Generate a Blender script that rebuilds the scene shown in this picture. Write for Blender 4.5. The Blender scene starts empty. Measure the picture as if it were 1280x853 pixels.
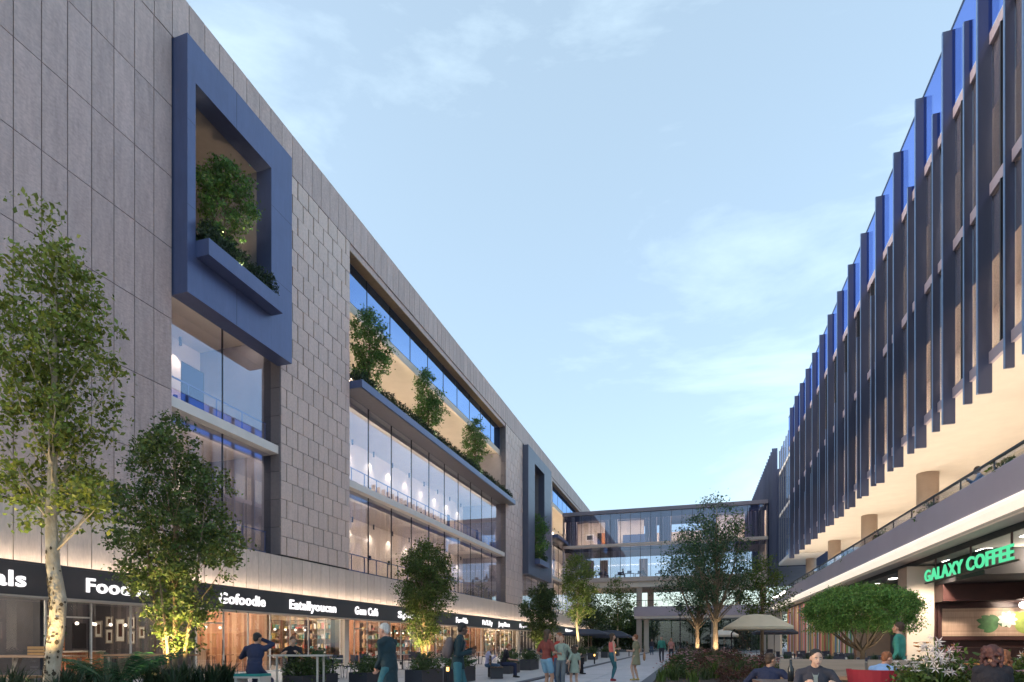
import bpy, bmesh, math, random
import numpy as np
from mathutils import Vector, Matrix

random.seed(7)
rng = np.random.default_rng(11)
sc = bpy.context.scene
col = sc.collection
PI = math.pi

# ------------------------------------------------------------------ camera
cam_d = bpy.data.cameras.new('camera')
cam = bpy.data.objects.new('camera', cam_d)
col.objects.link(cam)
cam.location = (0, 0, 1.36)
YAW = math.atan(228 / 730.0)
cam.rotation_euler = (PI / 2, 0, YAW)
cam_d.sensor_width = 36.0
cam_d.lens = 36.0 * 730 / 1280
cam_d.shift_y = (803 - 426.5) / 1280
cam_d.clip_start = 0.1
cam_d.clip_end = 3000
sc.camera = cam

# ------------------------------------------------------------------ world, sun, exposure
SUN_EL, SUN_AZ = math.radians(11), math.radians(248)
world = bpy.data.worlds.new('World')
sc.world = world
world.use_nodes = True
wn = world.node_tree
wn.nodes.clear()
W = wn.nodes.new
wo = W('ShaderNodeOutputWorld')
bg = W('ShaderNodeBackground')
sky = W('ShaderNodeTexSky')
sky.sky_type = 'NISHITA'
sky.sun_disc = False
sky.sun_elevation = SUN_EL
sky.sun_rotation = SUN_AZ
sky.altitude = 100
sky.air_density = 1.0
sky.dust_density = 2.3
sky.ozone_density = 2.0
tc = W('ShaderNodeTexCoord')
mp = W('ShaderNodeMapping')
mp.inputs['Scale'].default_value = (1.0, 1.3, 3.6)
mp.inputs['Location'].default_value = (0.35, 0.1, 0.2)
nz = W('ShaderNodeTexNoise')
nz.inputs['Scale'].default_value = 2.1
nz.inputs['Detail'].default_value = 9
nz.inputs['Roughness'].default_value = 0.58
nz.inputs['Distortion'].default_value = 0.35
cr = W('ShaderNodeValToRGB')
cr.color_ramp.elements[0].position = 0.48
cr.color_ramp.elements[0].color = (0.21, 0.21, 0.21, 1)
cr.color_ramp.elements[1].position = 0.78
cr.color_ramp.elements[1].color = (0.52, 0.52, 0.52, 1)
mx = W('ShaderNodeMixRGB')
mx.inputs['Color2'].default_value = (4.5, 5.5, 5.8, 1)
hs = W('ShaderNodeHueSaturation')
hs.inputs['Saturation'].default_value = 1.0
hs.inputs['Value'].default_value = 1.0
L = wn.links.new
L(tc.outputs['Generated'], mp.inputs['Vector'])
L(mp.outputs['Vector'], nz.inputs['Vector'])
L(nz.outputs['Fac'], cr.inputs['Fac'])
L(sky.outputs['Color'], hs.inputs['Color'])
L(hs.outputs['Color'], mx.inputs['Color1'])
L(cr.outputs['Color'], mx.inputs['Fac'])
L(mx.outputs['Color'], bg.inputs['Color'])
bg.inputs['Strength'].default_value = 0.15
L(bg.outputs['Background'], wo.inputs['Surface'])

sun_d = bpy.data.lights.new('sun', 'SUN')
sun_d.energy = 0.6
sun_d.angle = math.radians(20)
sun_d.color = (1.0, 0.80, 0.74)
sun = bpy.data.objects.new('sun', sun_d)
col.objects.link(sun)
sdir = Vector((math.sin(SUN_AZ) * math.cos(SUN_EL), math.cos(SUN_AZ) * math.cos(SUN_EL), math.sin(SUN_EL)))
sun.rotation_euler = sdir.to_track_quat('Z', 'Y').to_euler()
sun.location = (0, -20, 40)

vs = sc.view_settings
vs.view_transform = 'Standard'
vs.look = 'None'
vs.exposure = 1.32
vs.gamma = 1.0
sc.cycles.max_bounces = 10
sc.cycles.transparent_max_bounces = 24
sc.cycles.sample_clamp_indirect = 4.0
sc.cycles.caustics_reflective = False
sc.cycles.caustics_refractive = False

# ------------------------------------------------------------------ materials
MATS = {}


def _new(name):
    m = bpy.data.materials.new(name)
    m.use_nodes = True
    nt = m.node_tree
    nt.nodes.clear()
    out = nt.nodes.new('ShaderNodeOutputMaterial')
    MATS[name] = m
    return m, nt, out


def mat(name, c, rough=0.6, metal=0.0, nscale=6.0, namt=0.12, bump=0.0, rand=0.0, stretch=(1, 1, 1), c2=None, spec=0.5, island=0.0, streak=0.0, emit=0.0):
    """general procedural surface: base colour with noise, optional second colour, per-object value shift, bump"""
    m, nt, out = _new(name)
    N = nt.nodes.new
    K = nt.links.new
    b = N('ShaderNodeBsdfPrincipled')
    K(b.outputs[0], out.inputs['Surface'])
    b.inputs['Metallic'].default_value = metal
    b.inputs['Specular IOR Level'].default_value = spec
    tc = N('ShaderNodeTexCoord')
    mp = N('ShaderNodeMapping')
    mp.inputs['Scale'].default_value = stretch
    K(tc.outputs['Object'], mp.inputs['Vector'])
    n = N('ShaderNodeTexNoise')
    n.inputs['Scale'].default_value = nscale
    n.inputs['Detail'].default_value = 6
    n.inputs['Roughness'].default_value = 0.6
    if rand > 0:
        oi = N('ShaderNodeObjectInfo')
        vm = N('ShaderNodeVectorMath')
        vm.operation = 'MULTIPLY_ADD'
        vm.inputs[1].default_value = (37, 53, 71)
        K(oi.outputs['Random'], vm.inputs[0])
        K(mp.outputs['Vector'], vm.inputs[2])
        K(vm.outputs[0], n.inputs['Vector'])
    else:
        K(mp.outputs['Vector'], n.inputs['Vector'])
    ramp = N('ShaderNodeMapRange')
    ramp.inputs['From Min'].default_value = 0.3
    ramp.inputs['From Max'].default_value = 0.7
    K(n.outputs['Fac'], ramp.inputs['Value'])
    mix = N('ShaderNodeMixRGB')
    if c2 is None:
        mix.inputs['Color1'].default_value = (*[max(0, v * (1 - namt)) for v in c], 1)
        mix.inputs['Color2'].default_value = (*[min(1, v * (1 + namt)) for v in c], 1)
    else:
        mix.inputs['Color1'].default_value = (*c, 1)
        mix.inputs['Color2'].default_value = (*c2, 1)
    K(ramp.outputs[0], mix.inputs['Fac'])
    last = mix.outputs[0]
    if rand > 0 or island > 0:
        if island > 0:
            g = N('ShaderNodeNewGeometry')
            src = g.outputs['Random Per Island']
            amt = island
        else:
            src = oi.outputs['Random']
            amt = rand
        mr = N('ShaderNodeMapRange')
        mr.inputs['To Min'].default_value = 1 - amt
        mr.inputs['To Max'].default_value = 1 + amt
        K(src, mr.inputs['Value'])
        h = N('ShaderNodeHueSaturation')
        K(mr.outputs[0], h.inputs['Value'])
        K(last, h.inputs['Color'])
        last = h.outputs[0]
    if streak > 0:
        m3 = N('ShaderNodeMapping')
        m3.inputs['Scale'].default_value = (2.2, 2.2, .35)
        m3.inputs['Rotation'].default_value = (.5, 0, 0)
        n3 = N('ShaderNodeTexNoise')
        n3.inputs['Scale'].default_value = 2.4
        n3.inputs['Detail'].default_value = 8
        n3.inputs['Roughness'].default_value = .7
        K(tc.outputs['Object'], m3.inputs['Vector'])
        if rand > 0:
            v3 = N('ShaderNodeVectorMath')
            v3.operation = 'MULTIPLY_ADD'
            v3.inputs[1].default_value = (91, 33, 57)
            K(oi.outputs['Random'], v3.inputs[0])
            K(m3.outputs[0], v3.inputs[2])
            K(v3.outputs[0], n3.inputs['Vector'])
        else:
            K(m3.outputs[0], n3.inputs['Vector'])
        r3 = N('ShaderNodeMapRange')
        r3.inputs['From Min'].default_value = .3
        r3.inputs['From Max'].default_value = .7
        r3.inputs['To Min'].default_value = 1 - streak
        r3.inputs['To Max'].default_value = 1 + streak
        K(n3.outputs['Fac'], r3.inputs['Value'])
        h3 = N('ShaderNodeHueSaturation')
        K(r3.outputs[0], h3.inputs['Value'])
        K(last, h3.inputs['Color'])
        last = h3.outputs[0]
    K(last, b.inputs['Base Color'])
    if emit:
        K(last, b.inputs['Emission Color'])
        b.inputs['Emission Strength'].default_value = emit
    r2 = N('ShaderNodeMapRange')
    r2.inputs['To Min'].default_value = max(0.02, rough - 0.08)
    r2.inputs['To Max'].default_value = min(1, rough + 0.08)
    K(n.outputs['Fac'], r2.inputs['Value'])
    K(r2.outputs[0], b.inputs['Roughness'])
    if bump > 0:
        n2 = N('ShaderNodeTexNoise')
        n2.inputs['Scale'].default_value = nscale * 5
        n2.inputs['Detail'].default_value = 4
        K(mp.outputs['Vector'], n2.inputs['Vector'])
        bp = N('ShaderNodeBump')
        bp.inputs['Strength'].default_value = bump
        bp.inputs['Distance'].default_value = 0.02
        K(n2.outputs['Fac'], bp.inputs['Height'])
        K(bp.outputs[0], b.inputs['Normal'])
    return m


def emis(name, c, s):
    m, nt, out = _new(name)
    e = nt.nodes.new('ShaderNodeEmission')
    e.inputs['Color'].default_value = (*c, 1)
    e.inputs['Strength'].default_value = s
    nt.links.new(e.outputs[0], out.inputs['Surface'])
    return m


def glass(name, tint, refl=(0.9, 0.95, 1.0), base=0.08, edge=0.6, rough=0.01):
    """thin window glass: tinted see-through sheet with a clear reflection that grows towards grazing angles"""
    m, nt, out = _new(name)
    N = nt.nodes.new
    K = nt.links.new
    t = N('ShaderNodeBsdfTransparent')
    t.inputs['Color'].default_value = (*tint, 1)
    g = N('ShaderNodeBsdfGlossy')
    g.inputs['Color'].default_value = (*refl, 1)
    g.inputs['Roughness'].default_value = rough
    lw = N('ShaderNodeLayerWeight')
    lw.inputs['Blend'].default_value = 0.35
    mr = N('ShaderNodeMapRange')
    mr.inputs['To Min'].default_value = base
    mr.inputs['To Max'].default_value = edge
    K(lw.outputs['Facing'], mr.inputs['Value'])
    mx = N('ShaderNodeMixShader')
    K(mr.outputs[0], mx.inputs[0])
    K(t.outputs[0], mx.inputs[1])
    K(g.outputs[0], mx.inputs[2])
    K(mx.outputs[0], out.inputs['Surface'])
    return m


def stripes(name, cols, scale, axis='Y', rough=0.6, rand=False):
    """vertical boards or fabric folds: colour steps along one axis plus noise"""
    m, nt, out = _new(name)
    N = nt.nodes.new
    K = nt.links.new
    b = N('ShaderNodeBsdfPrincipled')
    b.inputs['Roughness'].default_value = rough
    tc = N('ShaderNodeTexCoord')
    sp = N('ShaderNodeSeparateXYZ')
    K(tc.outputs['Object'], sp.inputs[0])
    mu = N('ShaderNodeMath')
    mu.operation = 'MULTIPLY'
    mu.inputs[1].default_value = scale
    K(sp.outputs[axis], mu.inputs[0])
    fl = N('ShaderNodeMath')
    fl.operation = 'FLOOR'
    K(mu.outputs[0], fl.inputs[0])
    wn_ = N('ShaderNodeTexWhiteNoise')
    wn_.noise_dimensions = '1D'
    K(fl.outputs[0], wn_.inputs['W'])
    r = N('ShaderNodeValToRGB')
    r.color_ramp.interpolation = 'CONSTANT'
    els = r.color_ramp.elements
    for i, cc in enumerate(cols):
        e = els[i] if i < 2 else els.new(i / len(cols))
        e.position = i / len(cols)
        e.color = (*cc, 1)
    K(wn_.outputs['Value'], r.inputs['Fac'])
    n = N('ShaderNodeTexNoise')
    n.inputs['Scale'].default_value = 3
    n.inputs['Detail'].default_value = 6
    mp = N('ShaderNodeMapping')
    mp.inputs['Scale'].default_value = (6, 6, 0.6)
    K(tc.outputs['Object'], mp.inputs['Vector'])
    K(mp.outputs['Vector'], n.inputs['Vector'])
    h = N('ShaderNodeHueSaturation')
    mr = N('ShaderNodeMapRange')
    mr.inputs['To Min'].default_value = 0.7
    mr.inputs['To Max'].default_value = 1.3
    K(n.outputs['Fac'], mr.inputs['Value'])
    K(mr.outputs[0], h.inputs['Value'])
    K(r.outputs[0], h.inputs['Color'])
    K(h.outputs[0], b.inputs['Base Color'])
    K(b.outputs[0], out.inputs['Surface'])
    return m


def leafmat(name, c, var=0.45, trans=0.35, hue=0.03):
    m, nt, out = _new(name)
    N = nt.nodes.new
    K = nt.links.new
    g = N('ShaderNodeNewGeometry')
    mr = N('ShaderNodeMapRange')
    mr.inputs['To Min'].default_value = 1 - var
    mr.inputs['To Max'].default_value = 1 + var
    K(g.outputs['Random Per Island'], mr.inputs['Value'])
    mh = N('ShaderNodeMapRange')
    mh.inputs['To Min'].default_value = 0.5 - hue
    mh.inputs['To Max'].default_value = 0.5 + hue
    wn_ = N('ShaderNodeTexWhiteNoise')
    wn_.noise_dimensions = '1D'
    K(g.outputs['Random Per Island'], wn_.inputs['W'])
    K(wn_.outputs['Value'], mh.inputs['Value'])
    h = N('ShaderNodeHueSaturation')
    h.inputs['Color'].default_value = (*c, 1)
    K(mr.outputs[0], h.inputs['Value'])
    K(mh.outputs[0], h.inputs['Hue'])
    d = N('ShaderNodeBsdfPrincipled')
    d.inputs['Roughness'].default_value = 0.5
    K(h.outputs[0], d.inputs['Base Color'])
    t = N('ShaderNodeBsdfTranslucent')
    K(h.outputs[0], t.inputs['Color'])
    mx = N('ShaderNodeMixShader')
    mx.inputs[0].default_value = trans
    K(d.outputs[0], mx.inputs[1])
    K(t.outputs[0], mx.inputs[2])
    K(mx.outputs[0], out.inputs['Surface'])
    return m


# ------------------------------------------------------------------ mesh helpers
class MB:
    def __init__(self):
        self.v = []
        self.f = []
        self.mi = []
        self.cur = 0

    def add(self, vs, fs):
        o = len(self.v)
        self.v += [tuple(p) for p in vs]
        for f in fs:
            self.f.append(tuple(i + o for i in f))
            self.mi.append(self.cur)
        return self

    def box(self, x0, y0, z0, x1, y1, z1):
        vs = [(x, y, z) for z in (z0, z1) for y in (y0, y1) for x in (x0, x1)]
        return self.add(vs, [(0, 2, 3, 1), (4, 5, 7, 6), (0, 1, 5, 4), (2, 6, 7, 3), (0, 4, 6, 2), (1, 3, 7, 5)])

    def obox(self, c, size, M):
        hx, hy, hz = [s / 2 for s in size]
        vs = [Vector(c) + M @ Vector((x, y, z)) for z in (-hz, hz) for y in (-hy, hy) for x in (-hx, hx)]
        return self.add(vs, [(0, 2, 3, 1), (4, 5, 7, 6), (0, 1, 5, 4), (2, 6, 7, 3), (0, 4, 6, 2), (1, 3, 7, 5)])

    def quad(self, a, b, c, d):
        return self.add([a, b, c, d], [(0, 1, 2, 3)])

    def bar(self, a, b, w, h=None):
        a, b = Vector(a), Vector(b)
        d = b - a
        M = d.to_track_quat('Z', 'Y').to_matrix()
        return self.obox((a + b) / 2, (w, h or w, d.length), M)

    def tube(self, pts, rad, seg=8, cap=True):
        pts = [Vector(p) for p in pts]
        if not hasattr(rad, '__len__'):
            rad = [rad] * len(pts)
        o = []
        vs, fs = [], []
        ref = None
        for i, p in enumerate(pts):
            t = (pts[min(i + 1, len(pts) - 1)] - pts[max(i - 1, 0)]).normalized()
            if ref is None:
                ref = Vector((1, 0, 0)) if abs(t.x) < 0.8 else Vector((0, 1, 0))
            u = (ref - t * ref.dot(t)).normalized()
            ref = u
            w = t.cross(u)
            for k in range(seg):
                a = 2 * PI * k / seg
                vs.append(p + (u * math.cos(a) + w * math.sin(a)) * rad[i])
        for i in range(len(pts) - 1):
            for k in range(seg):
                k2 = (k + 1) % seg
                fs.append((i * seg + k, i * seg + k2, (i + 1) * seg + k2, (i + 1) * seg + k))
        if cap:
            fs.append(tuple(reversed(range(seg))))
            n = (len(pts) - 1) * seg
            fs.append(tuple(n + k for k in range(seg)))
        return self.add(vs, fs)

    def cyl(self, x, y, z0, z1, r, seg=16, r2=None):
        return self.tube([(x, y, z0), (x, y, z1)], [r, r if r2 is None else r2], seg)

    def ball(self, c, r, seg=12, rings=8, M=None):
        if not hasattr(r, '__len__'):
            r = (r, r, r)
        vs = []
        c = Vector(c)
        for i in range(rings + 1):
            ph = PI * i / rings
            for k in range(seg):
                a = 2 * PI * k / seg
                p = Vector((r[0] * math.sin(ph) * math.cos(a), r[1] * math.sin(ph) * math.sin(a), r[2] * math.cos(ph)))
                vs.append(c + (M @ p if M else p))
        fs = []
        for i in range(rings):
            for k in range(seg):
                k2 = (k + 1) % seg
                fs.append((i * seg + k, (i + 1) * seg + k, (i + 1) * seg + k2, i * seg + k2))
        return self.add(vs, fs)

    def mesh(self, name, mats, smooth=False):
        me = bpy.data.meshes.new(name)
        me.from_pydata(self.v, [], self.f)
        if not isinstance(mats, (list, tuple)):
            mats = [mats]
        for m in mats:
            me.materials.append(MATS[m])
        if len(mats) > 1:
            me.polygons.foreach_set('material_index', self.mi)
        if smooth:
            me.polygons.foreach_set('use_smooth', [True] * len(me.polygons))
        me.update()
        return me

    def build(self, name, mats, parent=None, smooth=False, label=None, keep=True):
        o = bpy.data.objects.new(name, self.mesh(name, mats, smooth))
        col.objects.link(o)
        if parent is not None:
            setp(o, parent, keep)
        if label:
            o['label'] = label
        return o


def setp(o, parent, keep=True):
    """keep=True: the vertices were written in world coordinates"""
    o.parent = parent
    if keep:
        m = Matrix.Translation(parent.location) @ parent.rotation_euler.to_matrix().to_4x4()
        p = parent.parent
        if p is not None:
            m = Matrix.Identity(4)
        o.matrix_parent_inverse = m.inverted()


def tag(o, label=None, cat=None, group=None, kind=None):
    if label:
        o['label'] = label
    if cat:
        o['category'] = cat
    if group:
        o['group'] = group
    if kind:
        o['kind'] = kind
    return o


def empty(name, loc, rz=0.0, label=None, cat=None, group=None):
    o = bpy.data.objects.new(name, None)
    o.empty_display_size = 0.3
    col.objects.link(o)
    o.location = loc
    o.rotation_euler = (0, 0, rz)
    return tag(o, label, cat, group)


def inst(name, me, parent, loc, rot=(0, 0, 0), scale=(1, 1, 1), label=None):
    """another piece sharing mesh data; loc in world coordinates under an unrotated parent"""
    o = bpy.data.objects.new(name, me)
    col.objects.link(o)
    o.parent = parent
    o.location = Vector(loc) - (parent.location if parent is not None else Vector())
    o.rotation_euler = rot
    o.scale = scale
    if label:
        o['label'] = label
    return o


def copy_tree(o, parent=None):
    c = o.copy()
    col.objects.link(c)
    if parent is not None:
        c.parent = parent
    for ch in list(o.children):
        copy_tree(ch, c)
    return c


def place(root, loc, rz=0.0, label=None, group=None):
    root.location = loc
    root.rotation_euler = (0, 0, rz)
    tag(root, label, None, group)
    return root


def lamp_spot(name, loc, target, power, angle, colr, blend=0.6, size=0.05, parent=None):
    d = bpy.data.lights.new(name, 'SPOT')
    d.energy = power
    d.spot_size = angle
    d.spot_blend = blend
    d.shadow_soft_size = size
    d.color = colr
    o = bpy.data.objects.new(name, d)
    col.objects.link(o)
    o.location = loc
    v = Vector(target) - Vector(loc)
    o.rotation_euler = v.to_track_quat('-Z', 'Y').to_euler()
    if parent is not None:
        setp(o, parent)
    return o


def lamp_point(name, loc, power, colr, size=0.08, parent=None):
    d = bpy.data.lights.new(name, 'POINT')
    d.energy = power
    d.shadow_soft_size = size
    d.color = colr
    o = bpy.data.objects.new(name, d)
    col.objects.link(o)
    o.location = loc
    if parent is not None:
        setp(o, parent)
    return o


WARM = (1.0, 0.72, 0.42)
WARM2 = (1.0, 0.86, 0.68)

mat('stone', (0.46, 0.36, 0.345), 0.62, 0, 9, 0.16, 0.35, rand=0.08, streak=.16, stretch=(1, 1, 2.2))
mat('stone_tile', (0.61, 0.485, 0.44), 0.6, 0, 9.0, 0.12, 0.4, rand=0.05, streak=.08)
mat('terrace_plaster', (0.80, 0.76, 0.71), 0.7, 0, .8, .05)
mat('stone_light', (0.58, 0.49, 0.44), 0.6, 0, 8, 0.10, 0.25, rand=0.06, streak=.09, stretch=(3, 3, 0.6))
mat('joint_dark', (0.035, 0.033, 0.04), 0.8)
mat('brass_joint', (0.36, 0.24, 0.13), 0.5, 0.2)
mat('frame_blue', (0.086, 0.112, 0.225), 0.34, 0.3, 1.2, 0.07, streak=.08)
mat('frame_slate', (0.085, 0.095, 0.145), 0.4, 0.25, 1.2, 0.07, streak=.08)
mat('frame_inner', (0.20, 0.19, 0.21), 0.6, 0, 2, 0.08)
mat('wood_soffit', (0.45, 0.33, 0.22), 0.6, 0, 2, 0.15, stretch=(1, 8, 1))
mat('cornice_glow', (0.72, 0.64, 0.53), 0.5, 0, 1, .04, emit=.5)  # emission added to the moulding, also a warm fill for the street
mat('cream', (0.66, 0.59, 0.51), 0.7, 0, 1.2, 0.05)
mat('cream_wall', (0.64, 0.54, 0.44), 0.7, 0, 0.8, 0.06)
mat('white_slab', (0.72, 0.69, 0.66), 0.5, 0, 1.5, 0.05)
mat('band_dark', (0.062, 0.058, 0.062), 0.42, 0.1, 1, 0.1)
mat('metal_dark', (0.035, 0.036, 0.045), 0.4, 0.6)
mat('metal_grey', (0.20, 0.20, 0.22), 0.4, 0.6)
mat('metal_pale', (0.80, 0.75, 0.68), 0.4, 0.0)
mat('rail_blue', (0.08, 0.12, 0.28), 0.4, 0.3)
mat('fin_sky_edge', (0.11, 0.19, 0.36), 0.35, 0.2)  # lighter blue puts the sky's reflection into the edge colour
mat('fin_blue', (0.070, 0.082, 0.140), 0.38, 0.15, 1, 0.08, rand=0.10, stretch=(1, 1, 0.3))
_m = MATS['fin_blue']
_nt = _m.node_tree
_pb = [q for q in _nt.nodes if q.type == 'BSDF_PRINCIPLED'][0]
_tr = _nt.nodes.new('ShaderNodeBsdfTransparent')
_tr.inputs['Color'].default_value = (0.42, 0.50, 0.78, 1)
_ms = _nt.nodes.new('ShaderNodeMixShader')
_ms.inputs[0].default_value = 0.76
_nt.links.new(_tr.outputs[0], _ms.inputs[1])
_nt.links.new(_pb.outputs[0], _ms.inputs[2])
_nt.links.new(_ms.outputs[0], [q for q in _nt.nodes if q.type == 'OUTPUT_MATERIAL'][0].inputs['Surface'])
mat('fin_dark', (0.035, 0.05, 0.12), 0.4, 0.15, 1, 0.08)
mat('reflection_brown', (0.31, 0.245, 0.245), 0.8, 0, 2, 0.08)  # brown tone of ceiling and reflections in the upper panes, as a colour
mat('parapet_lilac', (0.43, 0.36, 0.41), 0.55, 0, 0.6, 0.06)
mat('ceiling_grey', (0.28, 0.28, 0.26), 0.7)
mat('dark_red', (0.06, 0.022, 0.02), 0.45, 0, 2, 0.2)
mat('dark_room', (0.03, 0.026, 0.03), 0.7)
mat('slate_wall', (0.06, 0.06, 0.078), 0.7, 0, 2, 0.25)
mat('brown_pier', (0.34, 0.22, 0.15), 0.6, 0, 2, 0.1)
mat('floor_in', (0.30, 0.26, 0.23), 0.35, 0, 2, 0.1)
mat('terrace_floor', (0.4, 0.37, 0.35), 0.6)
mat('bridge_dark', (0.16, 0.15, 0.19), 0.55, 0, 1, 0.1)
mat('bridge_cream', (0.50, 0.42, 0.38), 0.6, 0, 1, 0.08)
mat('column_tan', (0.44, 0.36, 0.31), 0.6, 0, 1.5, 0.08)
mat('paper', (0.75, 0.72, 0.66), 0.7)
stripes('wood_slats', [(0.50, 0.18, 0.07), (0.62, 0.24, 0.10), (0.40, 0.13, 0.06), (0.66, 0.32, 0.16)], 7)
stripes('wood_slats_x', [(0.40, 0.18, 0.09), (0.50, 0.24, 0.13), (0.30, 0.13, 0.07), (0.52, 0.30, 0.18)], 7, 'X')
stripes('grey_boards_x', [(0.10, 0.09, 0.105), (0.14, 0.12, 0.125), (0.07, 0.065, 0.078)], 5, 'X')
stripes('cream_boards_x', [(0.52, 0.40, 0.27), (0.60, 0.48, 0.34), (0.44, 0.31, 0.20), (0.38, 0.30, 0.24)], 4, 'X')
stripes('grey_boards', [(0.12, 0.11, 0.13), (0.17, 0.15, 0.16), (0.09, 0.085, 0.10)], 5)
stripes('cream_boards', [(0.55, 0.46, 0.36), (0.62, 0.53, 0.43), (0.48, 0.38, 0.29)], 4)
stripes('curtain', [(0.30, 0.27, 0.30), (0.20, 0.18, 0.21), (0.38, 0.34, 0.36), (0.25, 0.22, 0.24)], 6, 'X')
stripes('curtain_y', [(0.50, 0.46, 0.45), (0.36, 0.33, 0.35), (0.58, 0.53, 0.50)], 6, 'Y')
glass('glass_clear', (0.90, 0.92, 0.94), base=0.05, edge=0.45)
glass('glass_shop', (0.93, 0.93, 0.93), base=0.03, edge=0.28)
glass('glass_sky', (0.88, 0.90, 0.98), (0.75, 0.85, 1.0), base=0.07, edge=0.36)
glass('glass_bridge', (0.78, 0.80, 0.88), (0.7, 0.8, 1.0), base=0.08, edge=0.5)
glass('glass_blue', (0.16, 0.26, 0.60), (0.42, 0.62, 1.0), base=0.35, edge=0.85)
glass('glass_screen', (0.50, 0.61, 0.95), (0.65, 0.78, 1.0), base=0.06, edge=0.30)
emis('glow_warm', (1.0, 0.84, 0.65), 16.0)
emis('glow_soft', (1.0, 0.80, 0.58), 4.0)
emis('glow_white', (1.0, 0.93, 0.84), 7.0)
emis('globe', (1.0, 0.85, 0.66), 1.6)
emis('sign_white', (1.0, 0.96, 0.97), 0.75)
emis('sign_green', (0.09, 0.62, 0.30), 0.55)
emis('bollard_glow', (1.0, 0.55, 0.12), 2.2)
emis('band_glow', (1.0, 0.80, 0.58), 13.0)
# ------------------------------------------------------------------ ground
g = MB()
g.quad((-600, -100, -0.02), (600, -100, -0.02), (600, 1500, -0.02), (-600, 1500, -0.02))
mat('ground_base', (0.30, 0.28, 0.29), 0.7, 0, 0.15, 0.12)
tag(g.build('ground', 'ground_base'), kind='structure')
mat('paving', (0.46, 0.43, 0.46), 0.5, 0, 1.3, 0.12, 0.2, rand=0.08, streak=.14)
mat('paving_left', (0.46, 0.43, 0.43), 0.5, 0, 1.1, 0.10, 0.15, rand=0.06)
mat('kerb_dark', (0.07, 0.07, 0.09), 0.6, 0, 3, 0.15)
mat('soil', (0.05, 0.035, 0.025), 0.95, 0, 5, 0.3, 0.6)


def slab_mesh(w, l, h, m, name='paving_slab'):
    return MB().box(-w / 2, -l / 2, -h, w / 2, l / 2, 0).mesh(name, m)


# the walk: pale slabs between two dark kerbs
path = MB().box(-5.35, 2, -0.015, -1.62, 80, 0.0).build('path', 'joint_dark')
tag(path, kind='structure')
sm = slab_mesh(1.84, 1.48, 0.03, 'paving')
for i in range(52):
    for k in range(2):
        inst('paving_slab', sm, path, (-4.41 + k * 1.86, 2.75 + 1.5 * i, 0.018 + random.uniform(-.002, .002)))
tag(MB().box(-5.62, 2, -0.01, -5.36, 80, 0.05).build('kerb', 'kerb_dark'), kind='structure')
tag(MB().box(-1.60, 2, -0.01, -1.25, 62, 0.12).build('kerb', 'kerb_dark'), kind='structure')
pv = MB().box(-18.6, 2, -0.015, -5.64, 108, 0.0).build('pavement', 'joint_dark')
tag(pv, kind='structure')
sm2 = slab_mesh(2.55, 2.95, 0.03, 'paving_left')
for i in range(26):
    for k in range(5):
        inst('paving_slab', sm2, pv, (-6.95 - k * 2.59, 3.5 + 2.99 * i, 0.018 + random.uniform(-.002, .002)))
pr = MB().box(-1.2, 2, -0.012, 16, 80, 0.004).build('pavement', 'paving_left')
tag(pr, kind='structure')

# ------------------------------------------------------------------ left building
LB = empty('shopping_building', (-18, 30, 0), label='long stone-clad building with shopfronts along its foot and big window bays above, on the left', cat='building')
PS = 0.7345
Y0 = 16.46 - PS * 20


def P(name, mats, *boxes, parent=LB, label=None, smooth=False):
    m = MB()
    for b in boxes:
        m.box(*b)
    return m.build(name, mats, parent, label=label, smooth=smooth)


YE = 105.3
# dark backing behind the joints
P('wall', 'joint_dark', (-19.0, Y0, 3.54, -18.06, 16.44, 25.0))
P('wall', 'joint_dark', (-18.9, 22.24, 5.3, -18.06, 27.82, 23.1))
P('wall', 'joint_dark', (-18.9, 55.52, 5.3, -18.06, 61.5, 23.1))
P('wall', 'joint_dark', (-18.9, 72.6, 5.3, -18.06, 75.5, 23.1))
P('wall', 'joint_dark', (-18.9, 16.45, 23.25, -18.06, YE, 25.0))
P('wall', 'joint_dark', (-18.9, 16.45, 3.54, -18.06, YE, 5.28))
P('roof', 'metal_grey', (-32, Y0, 24.95, -18.08, YE, 25.12))
# lining of the rooms behind the facade
P('end_wall', 'stone', (-32, YE, 0, -18.08, YE + .3, 25.1))
P('back_wall', 'cream_wall', (-22.8, 16.5, 5.3, -22.6, YE, 24.9))
P('floor_slab', 'cream', (-22.6, 16.5, 5.02, -18.62, YE, 5.3))

pw = PS - 0.030
big = MB().box(-0.03, -pw / 2, -1.265, 0.03, pw / 2, 1.265).mesh('wall_panel', 'stone')
for r in range(7):
    for k in range(20):
        inst('wall_panel', big, LB, (-18.03, Y0 + PS * (k + .5), 5.35 + 2.556 * (r + .5)), (random.uniform(-.001, .001), random.uniform(-.001, .001), random.uniform(-.0015, .0015)))
cop = MB().box(-0.04, -pw / 2, -.945, 0.04, pw / 2, .945).mesh('coping_panel', 'stone')
spn = MB().box(-0.03, -pw / 2, -.845, 0.03, pw / 2, .845).mesh('spandrel_panel', 'stone_light')
nP = int((YE - Y0) / PS)
for k in range(nP):
    y = Y0 + PS * (k + .5)
    inst('coping_panel', cop, LB, (-18.02, y, 24.19))
    inst('spandrel_panel', spn, LB, (-18.03 + random.uniform(-.003, .003), y, 4.445))


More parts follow.
